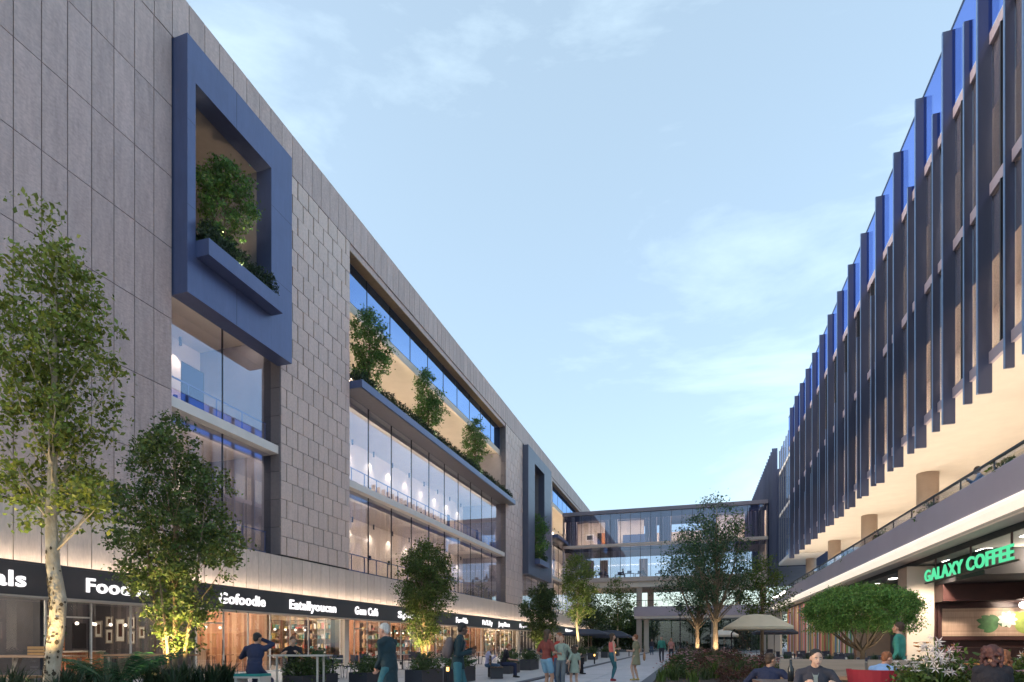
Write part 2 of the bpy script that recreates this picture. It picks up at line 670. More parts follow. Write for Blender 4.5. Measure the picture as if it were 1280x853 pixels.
def tiles(y0, y1, n=7, z0=5.36, z1=23.2):
    """running-bond stone tiles; brass-coloured backing shows in the upright joints"""
    rows = 21
    rh = (z1 - z0) / rows
    cw = (y1 - y0) / n
    P('joint_backing', 'brass_joint', (-18.058, y0 + .02, z0, -18.045, y1 - .02, z1))
    for r in range(rows):
        ys = [y0] + [y0 + cw * (k + (1 if r % 2 else .5)) for k in range(n - (1 if r % 2 else 0))] + [y1]
        P('bed_joint', 'joint_dark', (-18.045, y0 + .01, z0 + rh * r - .012, -18.03, y1 - .01, z0 + rh * r + .012))
        for a, b in zip(ys[:-1], ys[1:]):
            w = b - a - .075
            x = -18.02 + random.choice((0, 0.008, .016))
            inst('stone_tile', tile_me, LB, (x, (a + b) / 2, z0 + rh * (r + .5)), scale=(1, w, rh - .028))


tile_me = MB().box(-0.04, -.5, -.5, 0.04, .5, .5).mesh('stone_tile', 'stone_tile')
tiles(22.24, 27.84, 7)
tiles(55.5, 61.45, 6)
tiles(72.6, 75.5, 3)
# jambs closing the bays (deep returns)
for y in (16.44, 27.82, 61.48, 75.5):
    P('jamb', 'frame_inner', (-22.6, y - .12 if y != 16.44 else y - .12, 5.3, -18.1, y, 23.2)) if False else None
mat('jamb_shaded', (0.13, 0.12, 0.135), .6, 0, 9, .12, .3, rand=.06)  # stone colour darkened to stand for the shade on the returns
jm = MB().box(-.25, -.06, -.62, .25, .06, .62).mesh('jamb_stone', 'jamb_shaded')
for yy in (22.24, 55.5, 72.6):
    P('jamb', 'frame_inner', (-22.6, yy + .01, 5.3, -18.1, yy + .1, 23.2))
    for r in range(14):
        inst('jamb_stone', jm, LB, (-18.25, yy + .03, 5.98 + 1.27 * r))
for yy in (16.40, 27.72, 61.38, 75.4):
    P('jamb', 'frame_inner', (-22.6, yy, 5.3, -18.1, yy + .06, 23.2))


def ceiling_lights(y0, y1, x, z, strength='glow_soft', w=.12, parent=LB):
    P('fill_strip', strength, (x - w / 2, y0 + .3, z - .03, x + w / 2, y1 - .3, z))


def bay(y0, y1, n, z0, z1, xg=-18.5, gm='glass_sky', rail=True, spots=True, lit=9, posters=()):
    """one storey of a glazed bay: panes between thin mullions, guard rail inside, wall lamps on the back wall"""
    s = (y1 - y0) / n
    pane = MB().box(-.008, -s / 2 + .015, z0, .008, s / 2 - .015, z1).mesh('glass_pane', gm)
    mull = MB().box(-.05, -.018, z0, .02, .018, z1).mesh('mullion', 'metal_dark')
    for k in range(n):
        inst('glass_pane', pane, LB, (xg, y0 + s * (k + .5), 0))
        if k:
            inst('mullion', mull, LB, (xg, y0 + s * k, 0))
    P('ceiling', 'cream', (-22.6, y0, z1, xg - .02, y1, z1 + .06))
    if rail:
        m = MB()
        for dz in (.12, 1.05):
            m.box(xg - .33, y0, z0 + dz, xg - .28, y1, z0 + dz + .05)
        for k in range(n * 2 + 1):
            yy = y0 + .05 + (y1 - y0 - .1) * k / (n * 2)
            m.box(xg - .325, yy - .02, z0, xg - .285, yy + .02, z0 + 1.1)
        m.build('guard_rail', 'rail_blue', LB)
    if spots:
        for k in range(n):
            for q in (.5,):
                yy = y0 + s * (k + q)
                f = MB().cyl(-22.25, yy, z1 - .38, z1 - .02, .06, 8)
                f.build('downlight', 'metal_dark', LB)
                lamp_spot('downlight_beam', (-22.25, yy, z1 - .45), (-22.42, yy, z0), lit * 7, math.radians(95), WARM2, .5, .04, LB)
                MB().box(-22.6, yy - .07, z0 + 2.0, -22.48, yy + .07, z0 + 2.3).build('wall_lamp', 'metal_dark', LB)
    P('strip_screen', 'cream', (xg - .52, y0 + .01, z1 - .24, xg - .48, y1 - .01, z1 - .001))  # board added to hide the strip behind it from the street
    P('fill_strip', 'glow_warm', (xg - .62, y0 + .3, z1 - .14, xg - .53, y1 - .3, z1 - .06))  # hidden glowing strip added to brighten the room


BAYS = [(16.46, 22.24, 2), (27.84, 55.5, 10), (61.5, 72.6, 4), (75.5, YE - .1, 10)]
for (a, b, n) in BAYS:
    bay(a, b, n, 5.35, 9.92)
    P('slab_edge', 'white_slab', (-22.6, a, 9.93, -18.08, b, 10.30))
    top = 15.2 if n == 10 else 13.9
    if n == 4:
        top = 9.94
    if n != 4:
        bay(a, b, n, 10.31, top if n != 2 else 15.2, gm='glass_sky', spots=True)

# --- terrace bay: planter ledge, set-back lit wall, blue glazed top storey
for (a, b) in ((27.84, 55.5), (75.5, YE - .1)):
    e = b + .9 if a < 50 else b
    led = P('planter_ledge', 'frame_blue', (-18.1, a + .02, 15.24, -17.24, e, 15.30), (-17.32, a + .02, 15.30, -17.24, e, 15.66),
            (-18.1, a + .02, 15.30, -17.32, a + .12, 15.64), (-18.1, e - .1, 15.30, -17.32, e, 15.64))
    P('planter_soil', 'soil', (-18.45, a + .13, 15.301, -17.33, e - .11, 15.52))
    P('terrace_floor', 'cream', (-22.6, a, 15.24, -18.46, b, 15.45))
    P('ledge_soffit', 'metal_grey', (-18.55, a + .02, 15.20, -17.30, e - .02, 15.235))
    P('terrace_back_wall', 'terrace_plaster', (-22.59, a + .08, 15.46, -22.52, b - .08, 20.31))
    P('upper_slab', 'cream', (-22.6, a, 20.32, -18.62, b, 20.62))
    s = (b - a) / 10
    pane = MB().box(-.01, -s / 2 + .02, 20.64, .01, s / 2 - .02, 22.82).mesh('blue_pane', 'glass_blue')
    mull = MB().box(-.04, -.02, 20.62, .03, .02, 22.84).mesh('mullion', 'metal_dark')
    sof = MB().box(-.28, -PS / 2 + .012, -.015, .28, PS / 2 - .012, .015).mesh('soffit_board', 'wood_soffit')
    for k in range(10):
        inst('blue_pane', pane, LB, (-18.62, a + s * (k + .5), 0))
        if k:
            inst('mullion', mull, LB, (-18.62, a + s * k, 0))
    for k in range(int((b - a) / PS)):
        inst('soffit_board', sof, LB, (-18.33, a + PS * (k + .5), 22.87))
    P('bay_head', 'stone', (-18.9, a, 22.9, -18.05, b, 23.25))
    P('fill_strip', 'glow_warm', (-18.58, a + .2, 22.80, -18.56, b - .2, 22.83)) if False else None
    P('inner_screen', 'slate_wall', (-20.8, a, 20.62, -20.7, b, 24.9))
    for k in range(10):
        yy = a + s * (k + .5)
        lamp_spot('downlight_beam', (-22.2, yy, 20.1), (-22.45, yy, 15.5), 340, math.radians(90), WARM2, .5, .04, LB)
        MB().cyl(-22.2, yy, 20.12, 20.31, .07, 8).build('downlight', 'metal_dark', LB)
    P('fill_strip', 'glow_warm', (-18.78, a + .3, 20.285, -18.72, b - .3, 20.31))  # hidden glowing strip added to brighten the terrace
    P('strip_screen', 'cream', (-18.70, a + .01, 20.12, -18.63, b - .01, 20.315))  # added board that keeps the terrace strip out of sight
    P('ceiling', 'cream', (-22.6, a, 22.9, -18.9, b, 23.0))
    dr = MB().box(0, -.45, 0, .05, .45, 2.2).mesh('door', 'metal_dark')

# --- projecting blue frames with a planted opening
def blue_frame(y0, y1, z0, z1, oy0, oy1, oz0, oz1, xf, label, fm='frame_blue'):
    back = -18.1
    m = MB()
    # front ring pieces as solid bars, butted end to end
    m.box(back, y0, z0, xf, oy0, z1)
    m.box(back, oy1, z0, xf, y1, z1)
    m.box(back, oy0 + .001, oz1, xf - .001, oy1 - .001, z1 - .001)
    m.box(back, oy0 + .001, z0 + .001, xf - .001, oy1 - .001, oz0)
    m.build('window_frame', fm, LB, label=label)
    for zz in (z0 + (z1 - z0) * .34, z0 + (z1 - z0) * .67):
        for (ya, yb) in ((y0, oy0), (oy1, y1)):
            P('frame_joint', 'joint_dark', (xf - .01, ya + .001, zz, xf + .0015, yb - .001, zz + .012))
    for (za, zb) in ((z0, oz0), (oz1, z1)):
        P('frame_joint', 'joint_dark', (xf - .01, (oy0 + oy1) / 2, za + .002, xf + .0015, (oy0 + oy1) / 2 + .012, zb - .002))
    # loggia lining behind the opening
    P('loggia_side', 'frame_inner', (-21.6, oy1, oz0, back - .01, oy1 + .1, oz1))
    P('loggia_side', 'frame_inner', (-21.6, oy0 - .1, oz0, back - .01, oy0, oz1))
    P('loggia_ceiling', 'frame_inner', (-21.6, oy0, oz1, back - .01, oy1, oz1 + .1))
    P('loggia_floor', 'frame_inner', (-21.6, oy0, oz0 - .1, back - .01, oy1, oz0))
    P('loggia_back', 'frame_inner', (-21.7, oy0 - .1, oz0 - .1, -21.6, oy1 + .1, oz1 + .1))
    P('loggia_window', 'glass_blue', (-21.58, oy0, oz1 - 2.1, -21.56, oy1, oz1 - .5))
    # ledge in front
    P('planter_ledge', 'frame_blue', (back, oy0 + .02, oz0 - .62, xf + .58, oy1 + .02, oz0 - .54),
      (xf + .50, oy0 + .02, oz0 - .54, xf + .58, oy1 + .02, oz0 - .02),
      (xf + .002, oy0 + .02, oz0 - .54, xf + .50, oy0 + .1, oz0 - .02), (xf + .002, oy1 - .06, oz0 - .54, xf + .50, oy1 + .02, oz0 - .02))
    P('planter_soil', 'soil', (back + .05, oy0 + .1, oz0 - .54, xf + .50, oy1 - .06, oz0 - .14))


blue_frame(16.50, 22.19, 13.92, 23.2, 16.86, 20.85, 16.0, 21.72, -17.33, 'blue square frame around the planted opening')
lamp_spot('loggia_lamp', (-19.2, 18.9, 16.2), (-19.9, 18.9, 21.6), 170, math.radians(110), WARM, .7, .1, LB)
blue_frame(61.5, 72.3, 8.85, 23.0, 64.2, 68.7, 10.9, 21.7, -17.33, 'blue-grey frame around the far planted opening', 'frame_slate')
lamp_spot('loggia_lamp', (-19.2, 66.4, 11.2), (-19.9, 66.4, 20.6), 170, math.radians(110), WARM, .7, .1, LB)
for (a, b) in ((16.46, 22.24), (61.5, 72.6)):
    P('frame_backing', 'frame_inner', (-22.6, a + .1, 23.0, -18.1, b - .1, 23.24))

mat('wood_dark', (0.13, 0.07, 0.045), 0.5, 0, 3, .2, .2)
# --- sign band and shopfronts
P('sign_band', 'band_dark', (-18.6, Y0, 2.66, -17.62, YE, 3.535))
P('band_soffit', 'cream', (-18.6, Y0, 2.62, -17.64, YE, 2.66))
P('uplight_strip', 'band_glow', (-17.80, Y0 + .2, 3.537, -17.74, YE - .2, 3.55))
P('uplight_lip', 'band_dark', (-17.65, Y0, 3.537, -17.62, YE, 3.60))
mm = MB().box(-.03, -.022, 0, .03, .022, 2.66).mesh('shop_mullion', 'metal_pale')
sp = MB().box(-.008, -.672, .08, .008, .672, 2.64).mesh('shop_pane', 'glass_shop')
SH = 1.39
YS = 12.57 - SH * 6
nS = int((YE - YS) / SH)
for k in range(nS):
    inst('shop_mullion', mm, LB, (-18.62, YS + SH * k, 0))
    inst('shop_pane', sp, LB, (-18.62, YS + SH * (k + .5), 0))
    if k % 4 == 2:
        MB().tube([(-18.55, YS + SH * (k + 1) - .12, .85), (-18.55, YS + SH * (k + 1) - .12, 1.45)], .014, 8).build('door_handle', 'metal_dark', LB)
        MB().box(-18.64, YS + SH * k + .03, 2.12, -18.60, YS + SH * (k + 1) - .03, 2.17).build('door_head', 'metal_pale', LB)
P('shop_plinth', 'white_slab', (-18.7, YS, 0, -18.55, YE, .075))
P('shop_floor', 'floor_in', (-26, YS, -.01, -18.7, YE, .03))
P('shop_ceiling', 'ceiling_grey', (-26, YS, 2.95, -18.6, YE, 3.05))
shops = [(YS, 12.57, 'slate_wall'), (12.57, 18.13, 'grey_boards'), (18.13, 22.3, 'wood_slats'), (22.3, 28.4, 'cream_boards'),
         (28.4, 33.4, 'wood_slats'), (33.4, 40.3, 'wood_slats'), (40.3, 46, 'cream_boards'), (46, 51, 'wood_slats'), (51, 61.8, 'cream_boards'),
         (61.8, 74, 'grey_boards'), (74, YE, 'grey_boards')]
for i, (a, b, wm) in enumerate(shops):
    P('shop_back_wall', wm, (-24.4, a, .03, -24.2, b, 2.95))
    for q in range(int((b - a) / .9)):
        yq = a + .3 + .9 * q
        ww, hh = random.uniform(.5, .8), random.uniform(.5, 1.3)
        zq = random.uniform(1.0, 1.4)
        P('wall_board', random.choice(('slate_wall', 'wood_dark', 'paper', 'dark_red', 'brown_pier', 'wood_slats', 'dark_room')), (-24.198, yq, zq, -24.15, yq + ww, zq + hh))
    if i not in (1,):
        P('partition', random.choice(('wood_slats', 'grey_boards', 'brown_pier', 'wood_slats')), (-22.9, a + .4, .03, -22.8, a + .4 + (b - a) * .3, 2.4))
    P('party_wall', ('slate_wall', 'grey_boards_x', 'wood_slats_x', 'cream_boards_x', 'wood_slats_x', 'wood_slats_x', 'cream_boards_x', 'wood_slats_x', 'cream_boards_x', 'grey_boards_x', 'grey_boards_x')[i], (-24.2, b - .08, .03, -18.72, b + .08, 2.95))
    s_ = 'glow_warm' if i not in (0, 1) else 'glow_soft'
    nl = max(1, int((b - a) / 3.5))
    for q in range(nl):
        lamp_point('shop_fill', (-21.3, a + (b - a) * (q + .5) / nl, 2.6), (100 if i not in (0, 1) else 75) if i < 9 else 25, WARM2, .15, LB)  # unseen point light added to brighten the shop interior
    for x in (-19.6, -22.0):
        if i >= 9 and x < -20:
            continue
        P('shop_light', s_, (x - .05, a + .5, 2.92, x + .05, b - .5, 2.945))
# pale pier between two shopfronts
P('pier', 'cream', (-18.7, 28.15, 0, -18.50, 28.55, 2.66))
P('pier', 'cream', (-18.7, 61.6, 0, -18.50, 62.0, 2.66))

# --- lettering, each name a sign of its own
def sign(txt, yc, zc, h, label, wid=None, x=-17.60, m='sign_white', rz=PI / 2, bold=.008, ext=.02, cat='shop sign', name='shop_sign', parent_loc=None):
    cu = bpy.data.curves.new('lettering', 'FONT')
    cu.body = txt
    cu.size = h / .72
    cu.align_x = 'CENTER'
    cu.align_y = 'CENTER'
    cu.offset = bold * h / .5
    cu.extrude = ext
    cu.resolution_u = 3
    cu.space_character = 1.06
    t = bpy.data.objects.new('lettering', cu)
    col.objects.link(t)
    bpy.context.view_layer.update()
    me = bpy.data.meshes.new_from_object(t.evaluated_get(bpy.context.evaluated_depsgraph_get()))
    bpy.data.objects.remove(t)
    co = np.array([v.co[:] for v in me.vertices])
    sx = wid / (co[:, 0].max() - co[:, 0].min()) if wid else 1
    co[:, 0] *= sx
    # loose islands, then joined where they overlap sideways (dots and accents stay with their letter)
    par = list(range(len(co)))

    def find(q):
        while par[q] != q:
            par[q] = par[par[q]]
            q = par[q]
        return q
    for e in me.edges:
        r0, r1 = find(e.vertices[0]), find(e.vertices[1])
        if r0 != r1:
            par[r0] = r1
    faces = [tuple(p.vertices) for p in me.polygons]
    isl = {}
    for q in range(len(co)):
        isl.setdefault(find(q), []).append(q)
    spans = sorted([[co[v, 0].min(), co[v, 0].max(), [k]] for k, v in isl.items()], key=lambda s_: s_[0])
    groups = []
    for s_ in spans:
        if groups and s_[0] < groups[-1][1] - .45 * min(s_[1] - s_[0], groups[-1][1] - groups[-1][0]):
            groups[-1][1] = max(groups[-1][1], s_[1])
            groups[-1][2] += s_[2]
        else:
            groups.append(s_)
    root = empty(name, (x, yc, zc), rz, label, cat)
    R3 = Matrix.Rotation(PI / 2, 3, 'X')
    for g_ in groups:
        ks = set(g_[2])
        idx = [q for q in range(len(co)) if find(q) in ks]
        mp_ = {q: i_ for i_, q in enumerate(idx)}
        mb = MB()
        mb.add([R3 @ Vector(co[q]) for q in idx], [tuple(mp_[q] for q in f) for f in faces if f[0] in mp_])
        mb.build('letter', m, root, keep=False)
    return root


SG = [('Meals', 10.69, 1.72, 'white letters ending in als, leftmost sign on the dark band'),
      ('Food A', 14.35, 2.15, 'white letters reading Food, partly behind the bushy tree'),
      ('Gofoodie', 19.85, 2.55, 'white letters reading Gofoodie, right of the bushy multi-stem tree'),
      ('Eatallyoucan', 24.6, 3.6, 'white letters reading Eatallyoucan above the two people at the high table'),
      ('Gem Caf\u00e9', 29.45, 2.4, 'white letters reading Gem followed by an accented word, above the chairs'),
      ('Spicez', 34.8, 3.3, 'white letters starting Spi, half hidden by the middle street tree'),
      ('Foodlife', 43.8, 2.4, 'small white letters above the man with the backpack'),
      ("Pu'S.By", 49.9, 2.6, 'short white letters with a dot, right of the backpack man'),
      ('Jerry Moon', 54.8, 3.4, 'two small white words left of the three far signs'),
      ('Flavours', 61.6, 2.9, 'tiny white word over the end of the lit shopfront'),
      ('Noodle', 68.3, 3.2, 'tiny white word left of the narrow dark tree'),
      ('Bistro', 86.0, 5.0, 'tiny white word right of the narrow dark tree'),
      ('Bakery', 96.0, 5.5, 'farthest tiny white word on the dark band')]
for t, yc, w, lb in SG:
    sign(t, yc * .983, 3.07, .43, lb, w, bold=.014)
# ------------------------------------------------------------------ right building
RB = empty('office_building', (9.6, 40, 0), label='office building with tall blue fins over a lilac terrace podium, on the right', cat='building')


def R(name, mats, *boxes, label=None, smooth=False):
    return P(name, mats, *boxes, parent=RB, label=label, smooth=smooth)


YN, YF = 9.0, 67.6
# upper storeys
R('soffit', 'cream', (9.62, YN, 10.80, 17.0, YF, 10.86))
R('slab_edge', 'parapet_lilac', (9.50, YN, 10.78, 9.62, YF, 11.16))
R('slab_edge', 'parapet_lilac', (9.52, YN, 16.45, 9.62, YF, 16.85))
R('slab_edge', 'parapet_lilac', (9.52, YN, 21.55, 9.62, YF, 21.95))
R('floor_slab', 'cream', (9.63, YN, 10.87, 17, YF, 11.14))
R('floor_slab', 'cream', (9.63, YN, 16.5, 17, YF, 16.8))
R('roof', 'metal_grey', (9.63, YN, 21.6, 20, YF, 21.9))
R('back_wall', 'cream_wall', (13.0, YN, 11.15, 13.2, YF, 21.6))
R('end_wall', 'cream_wall', (9.63, YN - .1, 10.87, 17, YN, 21.9), (9.63, YF, 10.87, 17, YF + .1, 21.9))
for z in (16.48, 21.58):
    R('ceiling_light', 'glow_warm', (9.85, YN + 1, z - .08, 10.2, YF - 1, z - .04))
R('reflection_sheet', 'reflection_brown', *[(9.655, YN + .1 + 2.92 * k, 14.3, 9.67, YN + 3.015 + 2.92 * k, 16.495) for k in range(20)])  # sheets added to paint ceiling and reflection tone into the upper panes
R('reflection_sheet', 'reflection_brown', *[(9.655, YN + .1 + 2.92 * k, 19.4, 9.67, YN + 3.015 + 2.92 * k, 21.595) for k in range(20)])  # same painted reflection tone for the top storey
for (z0, z1) in ((11.17, 16.44), (16.86, 21.54)):
    pane = MB().box(-.008, -1.44, z0, .008, 1.44, z1).mesh('window_pane', 'glass_clear')
    mul = MB().box(-.13, -.03, z0, .03, .03, z1).mesh('mullion', 'metal_dark')
    tr = MB().box(-.03, -1.42, -.03, .03, 1.42, .03).mesh('transom', 'metal_dark')
    for k in range(20):
        y = 12.02 - 2.92 + 1.46 + 2.92 * k
        if y + 1.4 < YF:
            inst('window_pane', pane, RB, (9.62, y, 0))
            inst('mullion', mul, RB, (9.62, y - 1.06, 0))
            inst('mullion', mul, RB, (9.62, y + .62, 0))
scr = MB().box(-.012, -1.45, 21.96, .012, 1.45, 25.05).mesh('glass_screen', 'glass_screen')
fb = MB().box(9.20, -.045, 9.8, 9.6, .045, 25.0).mesh('large_fin', 'fin_blue')
fe_ = MB().box(9.175, -.05, 9.8, 9.20, .05, 25.0).mesh('fin_sky_edge', 'fin_sky_edge')
for k in range(19):
    y = 23.7 + 2.92 * (k - 4)
    fo = inst('large_fin', fb, RB, (0, y, 0))
    eo = bpy.data.objects.new('fin_sky_edge', fe_)
    col.objects.link(eo)
    eo.parent = fo
    inst('glass_screen', scr, RB, (9.50, y + 1.46, 0))
    ys = y + 1.46
    top = 23.9 - .285 * (ys - 25.1)
    if ys < YF and top > 12:
        zt = min(top, 24.6)
        so = MB().box(9.35, ys - .04, 10.0, 9.6, ys + .04, zt).build('small_fin', 'fin_blue', RB)
        eo = MB().box(9.33, ys - .045, 10.0, 9.35, ys + .045, zt).build('fin_sky_edge', 'fin_sky_edge', so)
        eo.matrix_parent_inverse = (Matrix.Translation(RB.location) @ so.matrix_parent_inverse).inverted() if False else Matrix.Identity(4)
    elif ys < YF:
        MB().box(9.33, ys - .04, 10.0, 9.6, ys + .04, 12.5 + (k % 3)).build('small_fin', 'fin_blue', RB)
R('screen_rail', 'fin_blue', (9.48, YN, 25.06, 9.54, YF, 25.11))
# glazed link and the far finned block
R('link_glass', 'glass_bridge', (9.9, YF + .2, 10.9, 9.93, 77.8, 24.6))
R('link_room', 'curtain_y', (13, YF, 10.9, 13.2, 78, 24.6))
for z_ in (10.7, 16.5, 21.6):
    R('link_slab', 'white_slab', (9.85, YF + .1, z_, 13, 77.9, z_ + .35))
lm = MB().box(-.04, -.04, 11.1, .04, .04, 24.6).mesh('mullion', 'metal_grey')
for k in range(6):
    inst('mullion', lm, RB, (9.84, YF + .8 + 1.8 * k, 0))
R('far_block', 'fin_dark', (9.75, 78.0, 10.6, 20, 106, 22.6))
ff = MB().box(9.1, -.05, 9.9, 9.74, .05, 25.2).mesh('far_fin', 'fin_blue')
for k in range(19):
    inst('far_fin', ff, RB, (0, 78.2 + 1.45 * k, 0))

# podium
R('podium_slab', 'terrace_floor', (8.42, YN, 4.90, 17.5, 70, 5.3))
R('parapet', 'parapet_lilac', (8.2, YN, 5.34, 8.40, 69.9, 6.28), label='lilac parapet of the terrace')
n = 10
m = MB()
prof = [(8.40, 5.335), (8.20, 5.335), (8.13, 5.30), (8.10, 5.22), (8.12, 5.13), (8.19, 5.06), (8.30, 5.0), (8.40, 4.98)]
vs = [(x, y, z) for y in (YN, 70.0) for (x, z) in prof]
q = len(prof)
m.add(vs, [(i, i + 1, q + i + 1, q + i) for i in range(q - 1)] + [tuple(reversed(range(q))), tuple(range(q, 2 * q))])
m.build('cornice_moulding', 'cornice_glow', RB)
R('soffit_strip', 'cream', (8.40, YN, 4.84, 9.0, 70, 4.895))
R('ceiling', 'ceiling_grey', (9.02, YN, 4.68, 17, 64, 4.80))
R('ceiling_trim', 'metal_dark', (8.99, YN, 4.62, 9.04, 64, 4.83))
R('moulding_light', 'glow_warm', (8.46, YN + .2, 4.80, 8.50, 63, 4.83)) if False else None
for y in (13, 16, 19, 22, 25, 28, 32, 35, 38):
    for x in (9.9, 12.4):
        MB().box(x - .14, y - .3, 4.66, x + .14, y + .3, 4.679).build('ceiling_light', 'glow_white', RB)
# terrace: guard, columns, lit back wall
rl = MB().box(8.26, YN, 6.62, 8.34, 69.8, 6.68)
rl.build('handrail', 'metal_dark', RB)
gp = MB().box(8.29, -1.1, 6.285, 8.305, 1.1, 6.615).mesh('guard_pane', 'glass_clear')
gs = MB().box(8.28, -.02, 6.28, 8.32, .02, 6.62).mesh('guard_post', 'metal_dark')
for k in range(27):
    y = YN + 1.2 + 2.25 * k
    inst('guard_pane', gp, RB, (0, y, 0))
    inst('guard_post', gs, RB, (0, y + 1.125, 0))
R('terrace_wall', 'cream_wall', (16.5, YN, 5.3, 16.7, 70, 10.8))
cm = MB().cyl(0, 0, 5.3, 10.8, .53, 24).mesh('column', 'column_tan', True)
for k in range(6):
    inst('column', cm, RB, (12.45, 15.3 + 11.4 * k, 0))
R('terrace_beam', 'cream', *[(9.7, 14.9 + 11.4 * k, 10.55, 16.5, 15.7 + 11.4 * k, 10.795) for k in range(1, 6)]) if False else None
R('terrace_light', 'glow_warm', *[(x, YN + 1, 5.31, x + .10, 66, 5.34) for x in (15.9,)])
for k in range(14):
    y = 12 + 4.2 * k
    lamp_spot('terrace_uplight', (10.2 + .1, y, 5.6), (11.0, y, 10.8), 270, math.radians(140), WARM2, .8, .3, RB)
    MB().cyl(10.3, y, 5.3, 5.5, .1, 10).build('uplight_fitting', 'metal_dark', RB)
R('stair_light', 'glow_white', (8.13, 60.5, 6.05, 8.16, 69, 6.22))
# ground floor of the podium
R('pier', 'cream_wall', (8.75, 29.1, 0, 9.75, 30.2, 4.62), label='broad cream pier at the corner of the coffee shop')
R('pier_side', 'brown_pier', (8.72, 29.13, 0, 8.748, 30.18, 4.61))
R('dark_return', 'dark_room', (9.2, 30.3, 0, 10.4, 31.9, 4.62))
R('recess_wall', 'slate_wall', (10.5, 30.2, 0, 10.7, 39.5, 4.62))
pn = MB().box(8.95, -.85, .1, 8.965, .85, 4.6).mesh('library_pane', 'glass_shop')
R('library_back', 'cream_wall', (12.6, 37.9, 0, 12.8, 64, 4.66))
R('library_end', 'brown_pier', (8.9, 37.6, 0, 12.7, 38.0, 4.66))
R('library_light', 'glow_warm', (9.5, 38.5, 4.62, 9.7, 63.5, 4.66), (11.4, 38.5, 4.62, 11.6, 63.5, 4.66))
cols_ = [('slat_red', (.45, .10, .07)), ('slat_teal', (.10, .28, .30)), ('slat_tan', (.50, .33, .18)), ('slat_blue', (.12, .17, .38)),
         ('slat_white', (.72, .68, .66)), ('slat_green', (.20, .28, .10)), ('slat_pink', (.62, .28, .34)), ('slat_brown', (.22, .12, .08)), ('slat_yellow', (.6, .45, .14))]
for nme, c in cols_:
    mat(nme, c, .5, 0, 3, .1)
for k in range(86):
    y = 38.3 + .30 * k + random.uniform(-.05, .05)
    w = random.uniform(.04, .09)
    mname = random.choice(cols_)[0]
    MB().box(8.84, y - w, .05, 8.94, y + w, 4.66).build('coloured_slat', mname, RB)
for k in range(15):
    inst('library_pane', pn, RB, (0, 38.9 + 1.72 * k, 0))
for k in range(40):
    y = 38.6 + .63 * k
    z = random.choice((.3, 1.2, 2.1, 3.0))
    MB().box(11.6, y - .25, z, 12.5, y + .25, z + random.uniform(.5, .9)).build('display_case', random.choice(cols_)[0], RB)
# coffee shop: open room with a picture wall facing the walk
R('cafe_wall', 'dark_red', (9.75, 29.2, 0, 17, 29.4, 4.66))
R('cafe_side_wall', 'dark_red', (15.6, 9, 0, 15.8, 29.2, 4.66))
R('cafe_bulkhead', 'dark_red', (9.76, 28.2, 3.05, 15.6, 29.2, 3.75))
R('cafe_ceiling_drop', 'dark_room', (9.76, 24.6, 3.76, 15.6, 29.2, 4.66))
R('cafe_counter', 'dark_red', (9.9, 27.2, 0, 15.5, 28.0, 1.1), (9.85, 27.1, 1.1, 15.6, 28.1, 1.16))
stripes('brick_pic', [(.46, .30, .22), (.52, .35, .26), (.40, .26, .19)], 14, 'Z')
R('picture_ground', 'brick_pic', (10.0, 29.05, 1.62, 14.6, 29.14, 2.78))
m = MB()
m.box(9.85, 28.98, 1.45, 14.8, 29.19, 1.61).box(9.85, 28.98, 2.79, 14.8, 29.19, 2.92)
m.box(9.85, 28.98, 1.611, 9.99, 29.19, 2.789).box(14.61, 28.98, 1.611, 14.8, 29.19, 2.789)
m.build('picture_frame', 'dark_red', RB)
mat('pic_green', (.07, .17, .06), .6, 0, 4, .4)
mat('pic_lime', (.35, .42, .10), .6, 0, 4, .3)
mat('pic_white', (.75, .72, .62), .6, 0, 4, .1)


PY = [0]


def petal(m, c, ang, l, w, y):
    PY[0] += 1
    y = 29.046 - .0012 * PY[0]
    pts = []
    for i in range(9):
        t = i / 8
        pts.append((t * l, w * math.sin(PI * t) ** .7))
    for i in range(7, 0, -1):
        t = i / 8
        pts.append((t * l, -w * math.sin(PI * t) ** .7))
    ca, sa = math.cos(ang), math.sin(ang)
    vs = [(c[0] + x * ca - z * sa, y, c[1] + x * sa + z * ca) for x, z in pts]
    m.add(vs, [tuple(range(len(vs)))])


m = MB()
for a, l in ((2.6, .7), (2.9, .8), (3.3, .75), (3.7, .6), (.2, .5), (2.2, .5)):
    petal(m, (12.0, 2.1), a, l, .16, 29.045)
m.build('leaf_print', 'pic_green', RB)
m = MB()
for a, l in ((.4, .7), (.9, .6), (-.3, .8), (1.4, .5), (-.8, .6)):
    petal(m, (12.55, 2.15), a, l, .15, 29.040)
    petal(m, (13.4, 2.0), a + .5, l, .18, 29.038)
m.build('leaf_print', 'pic_lime', RB)
m = MB()
for k in range(9):
    petal(m, (12.3, 2.3), k * .7, .36, .09, 29.033)
    petal(m, (13.3, 2.4), k * .7, .36, .09, 29.031)
m.build('flower_print', 'pic_white', RB)
lamp_spot('picture_lamp', (12.6, 27.6, 2.98), (12.6, 29.05, 2.3), 90, math.radians(80), WARM2, .6, .08, RB)
MB().ball((12.62, 28.55, 2.86), .13).build('picture_globe', 'glow_white', RB, smooth=True)
lamp_point('cafe_light', (11.5, 24.5, 4.3), 260, WARM2, .3, RB)
lamp_spot('pier_light', (9.3, 26.8, 4.5), (9.25, 29.0, 1.4), 520, math.radians(80), WARM2, .8, .15, RB)

